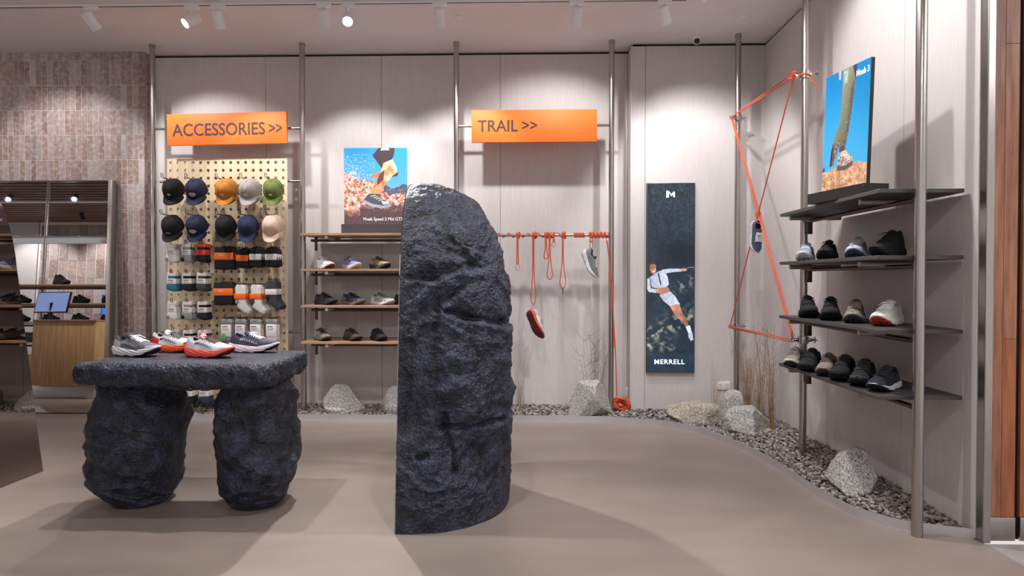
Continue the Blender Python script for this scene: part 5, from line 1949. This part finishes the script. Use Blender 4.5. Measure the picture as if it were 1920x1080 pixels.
def carabiner(label, x, y, z, h=0.05, w_=0.026, m=None, yaw=0.3, roll=0.0):
    t = thing('carabiner', label, 'carabiner', (x, y, z), (0, roll, yaw))
    pts = []
    for a in np.linspace(0, 2 * PI, 29)[:-1]:
        k = 1 + 0.22 * math.sin(a)
        pts.append((w_ / 2 * math.cos(a) * (1 - 0.25 * math.sin(a)), 0, -h / 2 + h / 2 * math.sin(a)))
    obj('ring', MB().tube(pts[:24], 0.0028, 8), m or M['chrome'], t, smooth=60)
    obj('gate', MB().tube([pts[23], pts[26], pts[0]], 0.0022, 8), m or M['chrome'], t, smooth=60)
    return t


# loose turns, coils
x945, x1143 = rxp(945), rxp(1140)
rope('orange rope wound in loose open turns along the steel rail', [('strand', helix(rxp(930), rxp(1050), 6.5, 0.0185))], (0, POLE_Y, zrail))
rope('orange rope in a tight coil in the middle right of the rail', [('coil', helix(rxp(1076), rxp(1096), 9, 0.0188))], (0, POLE_Y, zrail))
rope('orange rope in a thick coil at the pole end of the rail', [('coil', helix(rxp(1104), rxp(1142), 15, 0.0188)), ('strand', helix(rxp(1106), rxp(1140), 5, 0.0275, 1.0))], (0, POLE_Y, zrail))


def knot(x, n=3, seed=0):
    r_ = random.Random(seed)
    out = []
    for k in range(n):
        out.append(('knot', helix(x - 0.012 + 0.008 * k, x + 0.004 + 0.008 * k, 1.6, 0.021 + 0.003 * k, r_.uniform(0, 6))))
    return out


def sling(px, pyb, label, w_=0.012, wb=0.012, n=3, seed=1, fy=-0.028):
    """a double strand hanging from a knot; wb is its width near the bottom"""
    x = rxp(px)
    zb_ = float(at_y(px, pyb, POLE_Y)[2]) - zrail
    pts = [(-w_ / 2, fy, 0.006)]
    for t in np.linspace(0.05, 0.86, 9):
        ww = w_ * (1 - t) * 0.6 + (wb * max(0, (t - 0.42) / 0.44) ** 1.2)
        pts.append((-max(ww, RR * 2.1) / 2, fy, zb_ * t))
    for a in np.linspace(0.25, PI - 0.25, 7):
        pts.append((-wb / 2 * math.cos(a), fy, zb_ * (0.86 + 0.14 * math.sin(a))))
    pts += [(-p[0], p[1], p[2]) for p in reversed(pts[:10])]
    kn = [(nm, [(q[0] - x, q[1], q[2]) for q in pp]) for nm, pp in knot(x, n, seed)]
    rope(label, [('loop', pts)] + kn, (x, POLE_Y, zrail))
    return x, POLE_Y + fy, zrail + zb_


s1 = sling(970.5, 496, 'short doubled orange rope nearest the tall dark rock', 0.018, 0.014, 3, 1)
carabiner('steel carabiner on the rope nearest the tall dark rock', s1[0], s1[1], s1[2] + 0.012, 0.066, 0.034)
s2 = sling(1000, 571, 'long orange rope loop carrying the red-soled shoe', 0.014, 0.040, 4, 2)
carabiner('steel carabiner between the long rope and the red-soled shoe', s2[0], s2[1], s2[2] + 0.012, 0.055, 0.022)
s3 = sling(1023.5, 486, 'small orange rope loop hanging beside the long thin loop', 0.012, 0.034, 3, 3, -0.022)
s4 = sling(1030.5, 524, 'long thin orange rope loop, third from the tall rock', 0.014, 0.046, 3, 4, -0.036)
s5 = sling(1038, 455, 'stubby orange rope sling holding a small carabiner', 0.012, 0.014, 2, 5, -0.03)
carabiner('small steel carabiner just under the rail on the stubby sling', s5[0], s5[1], s5[2] + 0.012, 0.052, 0.032)
s6 = sling(1055, 541, 'orange rope loop that widens at its end, near mid rail', 0.018, 0.050, 4, 6)
carabiner('black carabiner hanging from the widening rope loop', s6[0], s6[1], s6[2] + 0.008, 0.060, 0.014, M['black'], 1.3)
s7 = sling(1108, 454, 'small orange rope loop holding the hanging grey shoe', 0.024, 0.034, 3, 7, -0.034)
carabiner('dark carabiner between the rail and the hanging grey shoe', s7[0], s7[1], s7[2] + 0.012, 0.070, 0.024, M['dark_metal'], 0.2)


def hang_shoe(label, style, cols, top, mtx, heel_local=(-0.135, 0, 0.10), text=None, scale=1.0):
    """hang a shoe by its heel tab at the point top; mtx is its 3x3 orientation"""
    t = shoe(label, style, cols, (0, 0, 0), 0, scale=scale, text=text)
    m3 = mtx.to_4x4()
    off = m3 @ Vector((heel_local[0] * scale, heel_local[1], heel_local[2] * scale))
    t.matrix_world = Matrix.Translation(Vector(top) - off) @ m3 @ Matrix.Scale(scale, 4)
    return t


def basis(toe, up):
    """orientation with local x (toe) and local z (sole to laces) along the given world vectors"""
    x = Vector(toe).normalized()
    z = Vector(up)
    z = (z - x * z.dot(x)).normalized()
    y = z.cross(x)
    return Matrix((x, y, z)).transposed()


# grey shoe: toe down to the right, sole to the left
hang_shoe('grey shoe with pale sole hanging by its heel from the rope rail', 'marked', [(104, 106, 110), (120, 122, 126), (204, 200, 200), (70, 64, 62), (196, 194, 192), (70, 72, 76)],
          (s7[0] - 0.002, s7[1], s7[2] - 0.056), basis((0.36, -0.12, -0.93), (0.86, -0.42, 0.3)), scale=0.92)
# red soled shoe: tread towards the viewer
hang_shoe('white shoe hanging from the long rope with its dark red tread showing', 'runner', [(214, 212, 212), (180, 184, 186), (206, 84, 70), (92, 34, 36), (120, 122, 124), (206, 206, 206)],
          (s2[0] + 0.012, s2[1], s2[2] - 0.042), basis((0.40, -0.12, -0.90), (0.66, 0.72, 0.2)), scale=0.92)

# the long end: from the rail down to the coil on the gravel
e0 = at_y(1139, 452, POLE_Y - 0.03)
e1 = at_y(1146, 540, POLE_Y - 0.03)
e2 = at_y(1153, 640, POLE_Y - 0.02)
e3 = at_y(1156.5, 742, POLE_Y + 0.04)
d0 = at_y(1144, 500, POLE_Y - 0.034)
rope('orange rope end dropping from the rail to the coil on the gravel', [('strand', [tuple(p) for p in smooth_path([e0, e1, e2, e3], 6)]), ('strand', [tuple(p) for p in smooth_path([e0 + np.array([-0.008, -0.004, 0.01]), d0, e1 + np.array([0.008, -0.008, -0.02]), e2 + np.array([-0.004, -0.004, -0.06])], 6)])], (0, 0, 0))
cc = at_y(1164, 757, POLE_Y + 0.06)
co_ = thing('rope_coil', 'orange rope coil lying on the gravel behind the pole', 'rope', tuple(cc))
r_ = random.Random(9)
for k in range(12):
    a0, rx_, rz_ = r_.uniform(-0.45, 0.25), 0.030 + 0.0050 * k + r_.uniform(-0.004, 0.004), 0.016 + 0.0036 * k
    dx, dy, dz = r_.uniform(-0.012, 0.012), r_.uniform(-0.035, 0.025), r_.uniform(-0.008, 0.008)
    pts = []
    for a in np.linspace(0, 2 * PI, 29)[:-1]:
        x, z = rx_ * math.cos(a), rz_ * math.sin(a)
        pts.append((dx + x * math.cos(a0) - z * math.sin(a0), dy + 0.012 * math.sin(2 * a + k), dz + x * math.sin(a0) + z * math.cos(a0)))
    obj('loop', MB().tube(pts, 0.0066, 8, closed=True), M['rope'], co_, smooth=60)

# --- the rope web in the corner
def clamp(label, x, y, z, out, r=0.0235, flip=False):
    """silver ring clamp round a pole; out is the horizontal direction of its rope eye, the wing nut sits opposite"""
    a = math.atan2(out[1], out[0])
    t = thing('pole_clamp', label, 'clamp', (x, y, z), (0, 0, a))
    obj('ring', MB().lathe([(r + 0.001, -0.026), (r + 0.011, -0.024), (r + 0.011, 0.024), (r + 0.001, 0.026)], n=28), M['chrome'], t)
    obj('jaw', MB().rbox(r + 0.004, r + 0.034, -0.013, 0.013, -0.012, 0.012, 0.003).rbox(-r - 0.030, -r - 0.004, -0.013, 0.013, -0.012, 0.012, 0.003), M['chrome'], t)
    obj('eye', MB().tube([(r + 0.046 + 0.014 * math.cos(q), 0, 0.014 * math.sin(q)) for q in np.linspace(0, 2 * PI, 17)[:-1]], 0.0038, 8, closed=True), M['chrome'], t)
    wn = MB().cyl((-r - 0.052, 0, 0), (-r - 0.030, 0, 0), 0.0075, 12)
    for s in (-1, 1):
        wn.prism([(-r - 0.056, s * 0.004), (-r - 0.036, s * 0.004), (-r - 0.042, s * 0.030), (-r - 0.060, s * 0.026)], -0.003, 0.003, 'z')
        wn.prism([(-r - 0.056, s * 0.004), (-r - 0.036, s * 0.004), (-r - 0.044, s * 0.022), (-r - 0.054, s * 0.022)], -0.003, 0.003, 'y')
    obj('wing_nut', wn, M['chrome'], t)
    ca, sa = math.cos(a), math.sin(a)
    d = r + 0.046
    return np.array([x + ca * d, y + sa * d, z])


zA = float(at_y(1383, 222, CPY)[2])
zC = float(at_y(1383, 612, CPY)[2])
zB = float(at_y(1497, 141, FPY)[2])
zD = float(at_y(1497, 637, FPY)[2])
EA = clamp('silver clamp high on the corner pole holding orange rope', CPX, CPY, zA, (-0.9, -0.35))
EC = clamp('silver clamp low on the corner pole holding orange rope', CPX, CPY, zC, (-0.9, -0.35))
EB = clamp('silver clamp at the top of the far shelf pole', FPX, FPY, zB, (-0.75, 0.35))
ED = clamp('silver clamp low on the far shelf pole above beige shoe', FPX, FPY, zD, (-0.9, 0.12))
XY = 4.86
EX = at_y(1421.5, 401, XY)


def taut(p, q, dx=0.0):
    p, q = np.array(p), np.array(q)
    return [tuple(p + (q - p) * t + np.array([dx * math.sin(PI * t), 0, 0])) for t in np.linspace(0, 1, 6)]


web = thing('rope_web', 'orange rope strung in a crossed figure between corner pole and shelf pole', 'rope', tuple(EX))
def wob(name, pts, r=RR):
    return obj(name, MB().tube([tuple(np.array(p) - EX) for p in pts], r, 8), M['rope'], web, smooth=60)


v_ = lambda *a: np.array(a)
for p, q in ((EA, EB), (EA, EX), (EB, EX), (EX, EC), (EX, ED), (EC, ED)):
    wob('strand', taut(p, q))
wob('strand', taut(EA + v_(0.008, 0, 0.012), EB + v_(-0.01, 0, 0.016)))
wob('strand', taut(EA + v_(0.011, -0.006, -0.01), EX + v_(0.012, -0.006, 0)))
wob('strand', taut(EX + v_(0.012, -0.006, 0), ED + v_(0.004, -0.006, 0.02)))
wob('strand', taut(EC + v_(0.01, -0.006, -0.012), ED + v_(-0.008, -0.006, -0.012)))
for k in range(5):
    wob('knot', [tuple(EX + v_(0.014 * math.cos(a + k) * 1.1, 0.014 * math.sin(a + k), 0.012 - 0.008 * k + 0.003 * math.sin(3 * a))) for a in np.linspace(0, 2 * PI, 13)])
for k in range(5):
    wob('knot', [tuple(EB + v_(0.020 * math.cos(a + k) + 0.006 * k - 0.02, 0.020 * math.sin(a + k), -0.012 + 0.008 * k + 0.010 * math.sin(a + k * 2))) for a in np.linspace(0, 2 * PI, 13)])
PB_ = v_(FPX, FPY, zB)
wob('knot', [tuple(PB_ + v_(0.036 * math.cos(a), 0.036 * math.sin(a), -0.004 + 0.006 * math.sin(2 * a))) for a in np.linspace(0, 2 * PI, 19)], 0.006)
wob('tail', [tuple(p) for p in smooth_path([PB_ + v_(0.02, -0.03, -0.02), PB_ + v_(0.035, -0.03, -0.055), PB_ + v_(0.06, -0.03, -0.076), at_y(1530, 165.5, FPY - 0.03)], 4)])
wob('loop', [tuple(p) for p in smooth_path([EX + v_(-0.01, -0.012, 0.0), EX + v_(-0.016, -0.014, -0.05), EX + v_(0.0, -0.014, -0.075), EX + v_(0.018, -0.014, -0.045), EX + v_(0.012, -0.012, 0.0)], 4)])
hang_shoe('slate shoe with white crossed laces hanging in the rope web', 'runner', [(54, 61, 78), (70, 78, 94), (176, 176, 182), (60, 60, 66), (226, 226, 228), (76, 84, 100)],
          EX + v_(0.0, -0.012, -0.052), basis((-0.04, -0.22, -0.97), (0.10, -0.97, 0.22)), scale=0.86)

# ================================================================== WALL FITTINGS
def socket(label, px, py, Y, w_=0.116, h=0.074):
    p = at_y(px, py, Y)
    t = thing('power_socket', label, 'socket', (p[0], Y, p[2]))
    obj('plate', MB().rbox(-w_ / 2, w_ / 2, -0.009, 0, -h / 2, h / 2, 0.003), M['white_plastic'], t)
    for s in (-1, 1):
        x = s * w_ * 0.25
        pins = MB()
        for dx, an in ((-0.008, 0.5), (0.008, -0.5)):
            c_, s_ = math.cos(an), math.sin(an)
            pts = [(-0.0013, -0.005), (0.0013, -0.005), (0.0013, 0.005), (-0.0013, 0.005)]
            pins.prism([(x + dx + q[0] * c_ - q[1] * s_, 0.004 + q[0] * s_ + q[1] * c_) for q in pts], -0.0096, -0.0088)
        pins.prism([(x - 0.0013, -0.017), (x + 0.0013, -0.017), (x + 0.0013, -0.008), (x - 0.0013, -0.008)], -0.0096, -0.0088)
        obj('pin_slots', pins, M['black'], t, smooth=False)
        obj('switch', MB().rbox(x - 0.007 + s * 0.0, x + 0.007, -0.0125, -0.008, 0.017, 0.029, 0.001, 1), M['white_metal'], t)
    return t


socket('white double power socket above the upright boulder', 1356.5, 723, BACK2)
socket('white power socket on the dark return beside the rope coil', 1178.5, 734, BACK, 0.05, 0.085)

# ================================================================== CEILING: TRACKS, LAMP HEADS, CAMERA, DETECTORS
def track(label, x0, x1, y, m):
    t = thing('light_track', label, 'light track', ((x0 + x1) / 2, y, CEIL))
    h = (x1 - x0) / 2
    obj('channel', MB().rbox(-h, h, -0.017, 0.017, -0.014, 0, 0.001, 1), m, t, smooth=False)
    obj('slot', MB().box(-h + 0.01, h - 0.01, -0.007, 0.007, -0.0148, -0.0138), M['black'], t, smooth=False)
    return t


TY = 4.74
track('white light track along the back wall', -6.2, float(at_y(1290, 5, TY)[0]), TY, M['white_metal'])


def lamp_head(label, x, y, direction, watts, m=M['white_metal'], size=1.72, blend=0.55, col=WARM, lit=True, drop=0.105):
    """cylindrical spotlight on a track adapter, with its own lamp inside; points along direction"""
    t = thing('spotlight', label, 'spotlight', (x, y, CEIL - 0.014))
    d = Vector(direction).normalized()
    obj('adapter', MB().rbox(-0.055, 0.055, -0.016, 0.016, -0.024, 0, 0.003), m, t)
    obj('stem', MB().cyl((0, 0, -0.022), (0, 0, -0.058), 0.009, 12), m, t)
    c = Vector((0, 0, -drop))
    q = d.to_track_quat('-Z', 'Y')
    body = obj('housing', MB().lathe([(0.030, 0.066), (0.039, 0.060), (0.041, 0.05), (0.041, -0.066), (0.036, -0.068), (0.034, -0.056), (0.033, -0.050)], n=28), m, t, loc=c)
    body.rotation_euler = q.to_euler()
    obj('lens', MB().lathe([(0.0325, -0.0530), (0.030, -0.0545), (0.0001, -0.0552)], n=24), M['lens'] if lit else M['white_plastic'], body)
    obj('yoke', MB().cyl((0, 0, -0.05), tuple(c * 0.82), 0.012, 12), m, t)
    if watts:
        l = bpy.data.lights.new('spotlight_lamp', 'SPOT')
        l.energy, l.color, l.spot_size, l.spot_blend, l.shadow_soft_size = watts, col, size, blend, 0.033
        o = bpy.data.objects.new('spotlight_lamp', l)
        COL.objects.link(o)
        o.parent = t
        o.location = c + d * 0.071
        o.rotation_euler = q.to_euler()
    return t


def hx(px, y=TY):
    return float(at_z(px, 10, CEIL)[0])


WALLDIR = (0, 0.62, -0.80)
lamp_head('white spotlight over the tiled column, just outside the frame', -4.22, TY, (0.0, 0.60, -0.80), SPOT_W * 0.62, size=1.6)
lamp_head('added white spotlight brightening the oak counter, outside the frame', -5.3, TY, (0.0, -0.55, -0.80), SPOT_W, size=1.6)  # unseen head, added to brighten the counter front in the mirror
lamp_head('white spotlight head tilted to the right, first on the track', hx(172), TY, (0.30, 0.66, -0.74), SPOT_W * 0.9, size=1.35)
lamp_head('glowing white spotlight aimed down left at the viewer', hx(363), TY, (-0.55, -0.62, -0.70), FRONT_W, size=1.45)
lamp_head('white spotlight head aimed straight down beside the left glowing one', hx(413), TY, (0.08, 0.50, -0.92), SPOT_W * 0.9, size=1.25)
lamp_head('white spotlight head aimed straight down beside the right glowing one', hx(612), TY, (0.02, 0.58, -0.84), SPOT_W, size=1.4)
lamp_head('glowing white spotlight aimed at the viewer over the tall rock', hx(657), TY, (0.12, -0.80, -0.75), FRONT_W, size=1.45)
lamp_head('white spotlight head aimed straight down left of the orange TRAIL sign', hx(827), TY, (0.0, 0.58, -0.84), SPOT_W, size=1.4)
lamp_head('white spotlight head tilted left above the orange TRAIL sign', hx(1079), TY, (-0.10, 0.64, -0.78), SPOT_W * 0.74, size=1.85)
lamp_head('white spotlight head tilted right near the dome camera', hx(1240), TY, (0.36, 0.52, -0.86), SPOT_W * 0.62, size=1.6)
lamp_head('white spotlight at the top edge of the picture, right of the track end', 1.18, 4.36, (0.18, 0.62, -0.80), SPOT_W * 1.0, size=1.35)
# the same track system carries on above the frame towards the entrance
for (tx0, tx1, ty, nm) in ((-4.0, 2.0, 3.3, 'white light track above the tall rock, over the frame'), (-6.0, 2.0, 0.2, 'white light track near the shop entrance')):
    track(nm, tx0, tx1, ty, M['white_metal'])
lamp_head('white spotlight lighting the charcoal shelves, far one', 0.85, 3.57, (0.88, -0.02, -0.62), SPOT_W * 0.85, size=1.6)
lamp_head('white spotlight lighting the charcoal shelves, near one', 0.75, 2.85, (0.90, 0.30, -0.60), SPOT_W * 0.95, size=1.6)
lamp_head('white spotlight over the stone table', -1.9, 3.3, (0.05, -0.05, -0.98), ROOM_W * 0.95, size=1.9)
lamp_head('white spotlight over the tall rock', -0.35, 2.75, (0.0, 0.10, -0.98), ROOM_W * 0.55, size=1.9)
lamp_head('white spotlight over the open floor', 0.9, 3.3, (-0.05, 0.15, -0.97), ROOM_W * 0.85, size=1.7)
lamp_head('added white fill spotlight near the entrance, left', -2.2, 0.2, (0.15, 0.55, -0.8), ROOM_W * 0.15)  # this head and the next are unseen, added as general fill
lamp_head('added white fill spotlight near the entrance, right', 0.8, 0.2, (0.0, 0.55, -0.8), ROOM_W * 0.45)

# detectors and camera
def detector(label, px, py):
    p = at_z(px, py, CEIL)
    t = thing('ceiling_sensor', label, 'sensor', (p[0], p[1], CEIL))
    obj('plate', MB().lathe([(0.001, -0.008), (0.036, -0.007), (0.042, -0.003), (0.043, 0)], n=28), M['ceiling'], t)
    obj('ring', MB().tube([(0.043 * math.cos(a), 0.043 * math.sin(a), -0.001) for a in np.linspace(0, 2 * PI, 29)[:-1]], 0.0018, 6, closed=True), M['white_plastic'], t, smooth=60)
    return t


detector('round flush ceiling sensor at the left, above the tiled column', 283, 43)
detector('round flush ceiling sensor in the middle, left of the TRAIL sign', 863, 32)
detector('round flush ceiling sensor at the right, behind the dome camera', 1395, 33)
p = at_z(1307, 69, CEIL)
t = thing('security_camera', 'white dome security camera on the ceiling', 'camera', (p[0], p[1], CEIL))
obj('base', MB().lathe([(0.020, -0.034), (0.040, -0.026), (0.046, -0.012), (0.047, 0)], n=28), M['white_plastic'], t)
ball = obj('ball', MB().lathe([(0.0005, -0.036), (0.014, -0.033), (0.026, -0.024), (0.034, -0.010), (0.035, 0.004), (0.030, 0.018), (0.018, 0.030), (0.0005, 0.035)], n=24), M['white_plastic'], t, loc=(0, 0, -0.032))
ball.rotation_euler = (R(-62), 0, R(-14))
obj('eye', MB().lathe([(0.0005, -0.0405), (0.018, -0.0385), (0.0235, -0.030), (0.026, -0.022)], n=24), M['black'], ball)

# ================================================================== LEANING MIRROR AND WHAT IT SHOWS
MT = math.atan(0.1 / 2.1)
MX1 = -3.775
mr = thing('leaning_mirror', 'tall wide mirror in a metal frame leaning on the tiled column', 'mirror', (-4.6, 5.55, 0), (-MT, 0, 0))
mw0, mw1, mh = -0.8, MX1 + 4.6, 2.115 / math.cos(MT)
obj('mirror_glass', MB().box(mw0 + 0.012, mw1 - 0.035, 0.004, 0.012, 0.012, mh - 0.008), M['mirror'], mr, smooth=False)
obj('frame_side', MB().rbox(mw1 - 0.040, mw1, -0.012, 0.05, 0, mh, 0.002), M['frame_metal'], mr)
obj('frame_side', MB().rbox(mw0, mw0 + 0.014, -0.004, 0.05, 0, mh, 0.002), M['frame_metal'], mr)
obj('frame_top', MB().rbox(mw0 + 0.014, mw1 - 0.040, 0.0, 0.05, mh - 0.009, mh, 0.002), M['dark_metal'], mr)
obj('frame_bottom', MB().rbox(mw0 + 0.014, mw1 - 0.040, 0.0, 0.05, 0, 0.012, 0.002), M['dark_metal'], mr)
obj('backing', MB().box(mw0 + 0.014, mw1 - 0.04, 0.013, 0.03, 0.012, mh - 0.01), M['black'], mr, smooth=False)

# counter just outside the frame, facing the mirror
ct = thing('counter', 'pale oak service counter reflected in the leaning mirror', 'counter', (-5.2, 3.4, 0))
obj('body', MB().rbox(-0.36, 0.36, -0.75, 0.85, 0.15, 0.865, 0.002), M['counter_wood'], ct)
obj('worktop', MB().rbox(-0.365, 0.365, -0.75, 0.86, 0.865, 0.885, 0.002), M['shelf_wood'], ct)
obj('low_wing', MB().rbox(-0.52, -0.36, -0.75, 0.80, 0.15, 0.50, 0.002), M['counter_wood'], ct)
obj('plinth', MB().rbox(-0.46, 0.32, -0.70, 0.78, 0, 0.15, 0.002), M['aluminium'], ct)
mn = thing('monitor', 'flat monitor on the counter reflected in the leaning mirror', 'monitor', (-5.78, 3.75, 0.885), (0, 0, R(8)))
mh_ = obj('housing', MB().rbox(-0.23, 0.23, -0.014, 0.010, 0.10, 0.36, 0.004), M['black'], mn, rot=(R(12), 0, 0))
obj('screen', MB().box(-0.218, 0.218, 0.0102, 0.0114, 0.112, 0.348), emit('monitor_glow', (128, 150, 206), 0.55), mh_, smooth=False)
obj('stand', MB().cyl((0, -0.03, 0.0), (0, -0.03, 0.22), 0.018, 14), M['black'], mn)
obj('foot', MB().rbox(-0.11, 0.11, -0.11, 0.07, -0.38, 0.0, 0.003), M['black'], mn)

# shelving frame behind the counter
fr = thing('display_frame', 'steel shelving frame seen only in the leaning mirror', 'shelving', (-6.9, 2.45, 0))
for x in (-1.1, 0.0, 1.15):
    obj('pole', MB().cyl((x, 0, 0), (x, 0, CEIL), 0.023, 18), M['steel'], fr)
obj('rail', MB().cyl((-1.6, 0, 2.62), (1.6, 0, 2.62), 0.02, 14), M['chrome'], fr)
obj('header_beam', MB().rbox(-1.6, 1.6, -0.02, 0.02, 2.02, 2.13, 0.003), M['chrome'], fr)
for z in (1.42, 1.16, 0.90, 0.62, 0.36):
    obj('shelf', MB().rbox(-1.6, 1.6, -0.2, 0.2, z - 0.02, z, 0.002, 1), M['shelf_wood'], fr)
    obj('beam', MB().cyl((-1.6, 0.1, z - 0.05), (1.6, 0.1, z - 0.05), 0.014, 12), M['dark_metal'], fr)
DB = [(66, 50, 46), (78, 60, 54), (58, 46, 42), BLACK, (50, 38, 36), (52, 40, 38)]
n_sh = 0
words = ['first', 'second', 'third', 'fourth', 'fifth', 'sixth']
for z, cols, nm in ((1.42, DB, 'brown boot'), (1.16, K2, 'black shoe'), (0.90, K1, 'dark shoe')):
    for i in range(5):
        x = -7.55 + i * 0.42 + (0.12 if z > 1.3 else 0.0)
        if z > 1.3 and i in (1, 3):
            continue
        row_w = {1.42: 'top', 1.16: 'middle', 0.90: 'lower'}[z]
        shoe('%s seen in the mirror, %s from the back on the %s shelf' % (nm, words[i], row_w), 'boot' if z > 1.3 else 'runner', cols, (x, 2.5, z + 0.0005), R(20), scale=1.05)
for i in range(4):
    t = thing('shoe_box', 'black shoe box seen in the mirror, %s from the wall side' % words[i], 'shoe box', (-7.6 + i * 0.38, 2.45, 0.62 + 0.0005), group='shoe boxes in the mirror')
    obj('box', MB().rbox(-0.17, 0.17, -0.15, 0.12, 0, 0.12, 0.002), M['black'], t)
    obj('lid', MB().rbox(-0.175, 0.175, -0.155, 0.125, 0.10, 0.135, 0.003), M['black'], t)
tv = thing('wall_screen', 'blue wall screen seen deep in the leaning mirror', 'screen', (-8.9, -2.42, 1.32))
obj('housing', MB().rbox(-0.5, 0.5, -0.05, 0.0, -0.3, 0.3, 0.004), M['black'], tv)
obj('screen_image', MB().box(-0.48, 0.48, 0.001, 0.003, -0.28, 0.28), emit('blue_screen', (30, 110, 215), 0.9), tv, smooth=False)
for i, (x, y) in enumerate(((-9.3, 0.3), (-8.1, 0.3), (-10.6, 0.3))):
    lamp_head('black spotlight on the slatted ceiling, %s from the counter' % ('second', 'nearest', 'third')[i], x, y, (0.25, 0.75, -0.6), 110, M['black'])
for i, (x, y, dr) in enumerate(((-10.9, -1.4, (0.0, -0.55, -0.8)), (-9.2, -1.4, (0.0, -0.55, -0.8)))):
    lamp_head('black spotlight washing the far bay wall, %s one' % ('left', 'right')[i], x, y, dr, 150, M['black'])
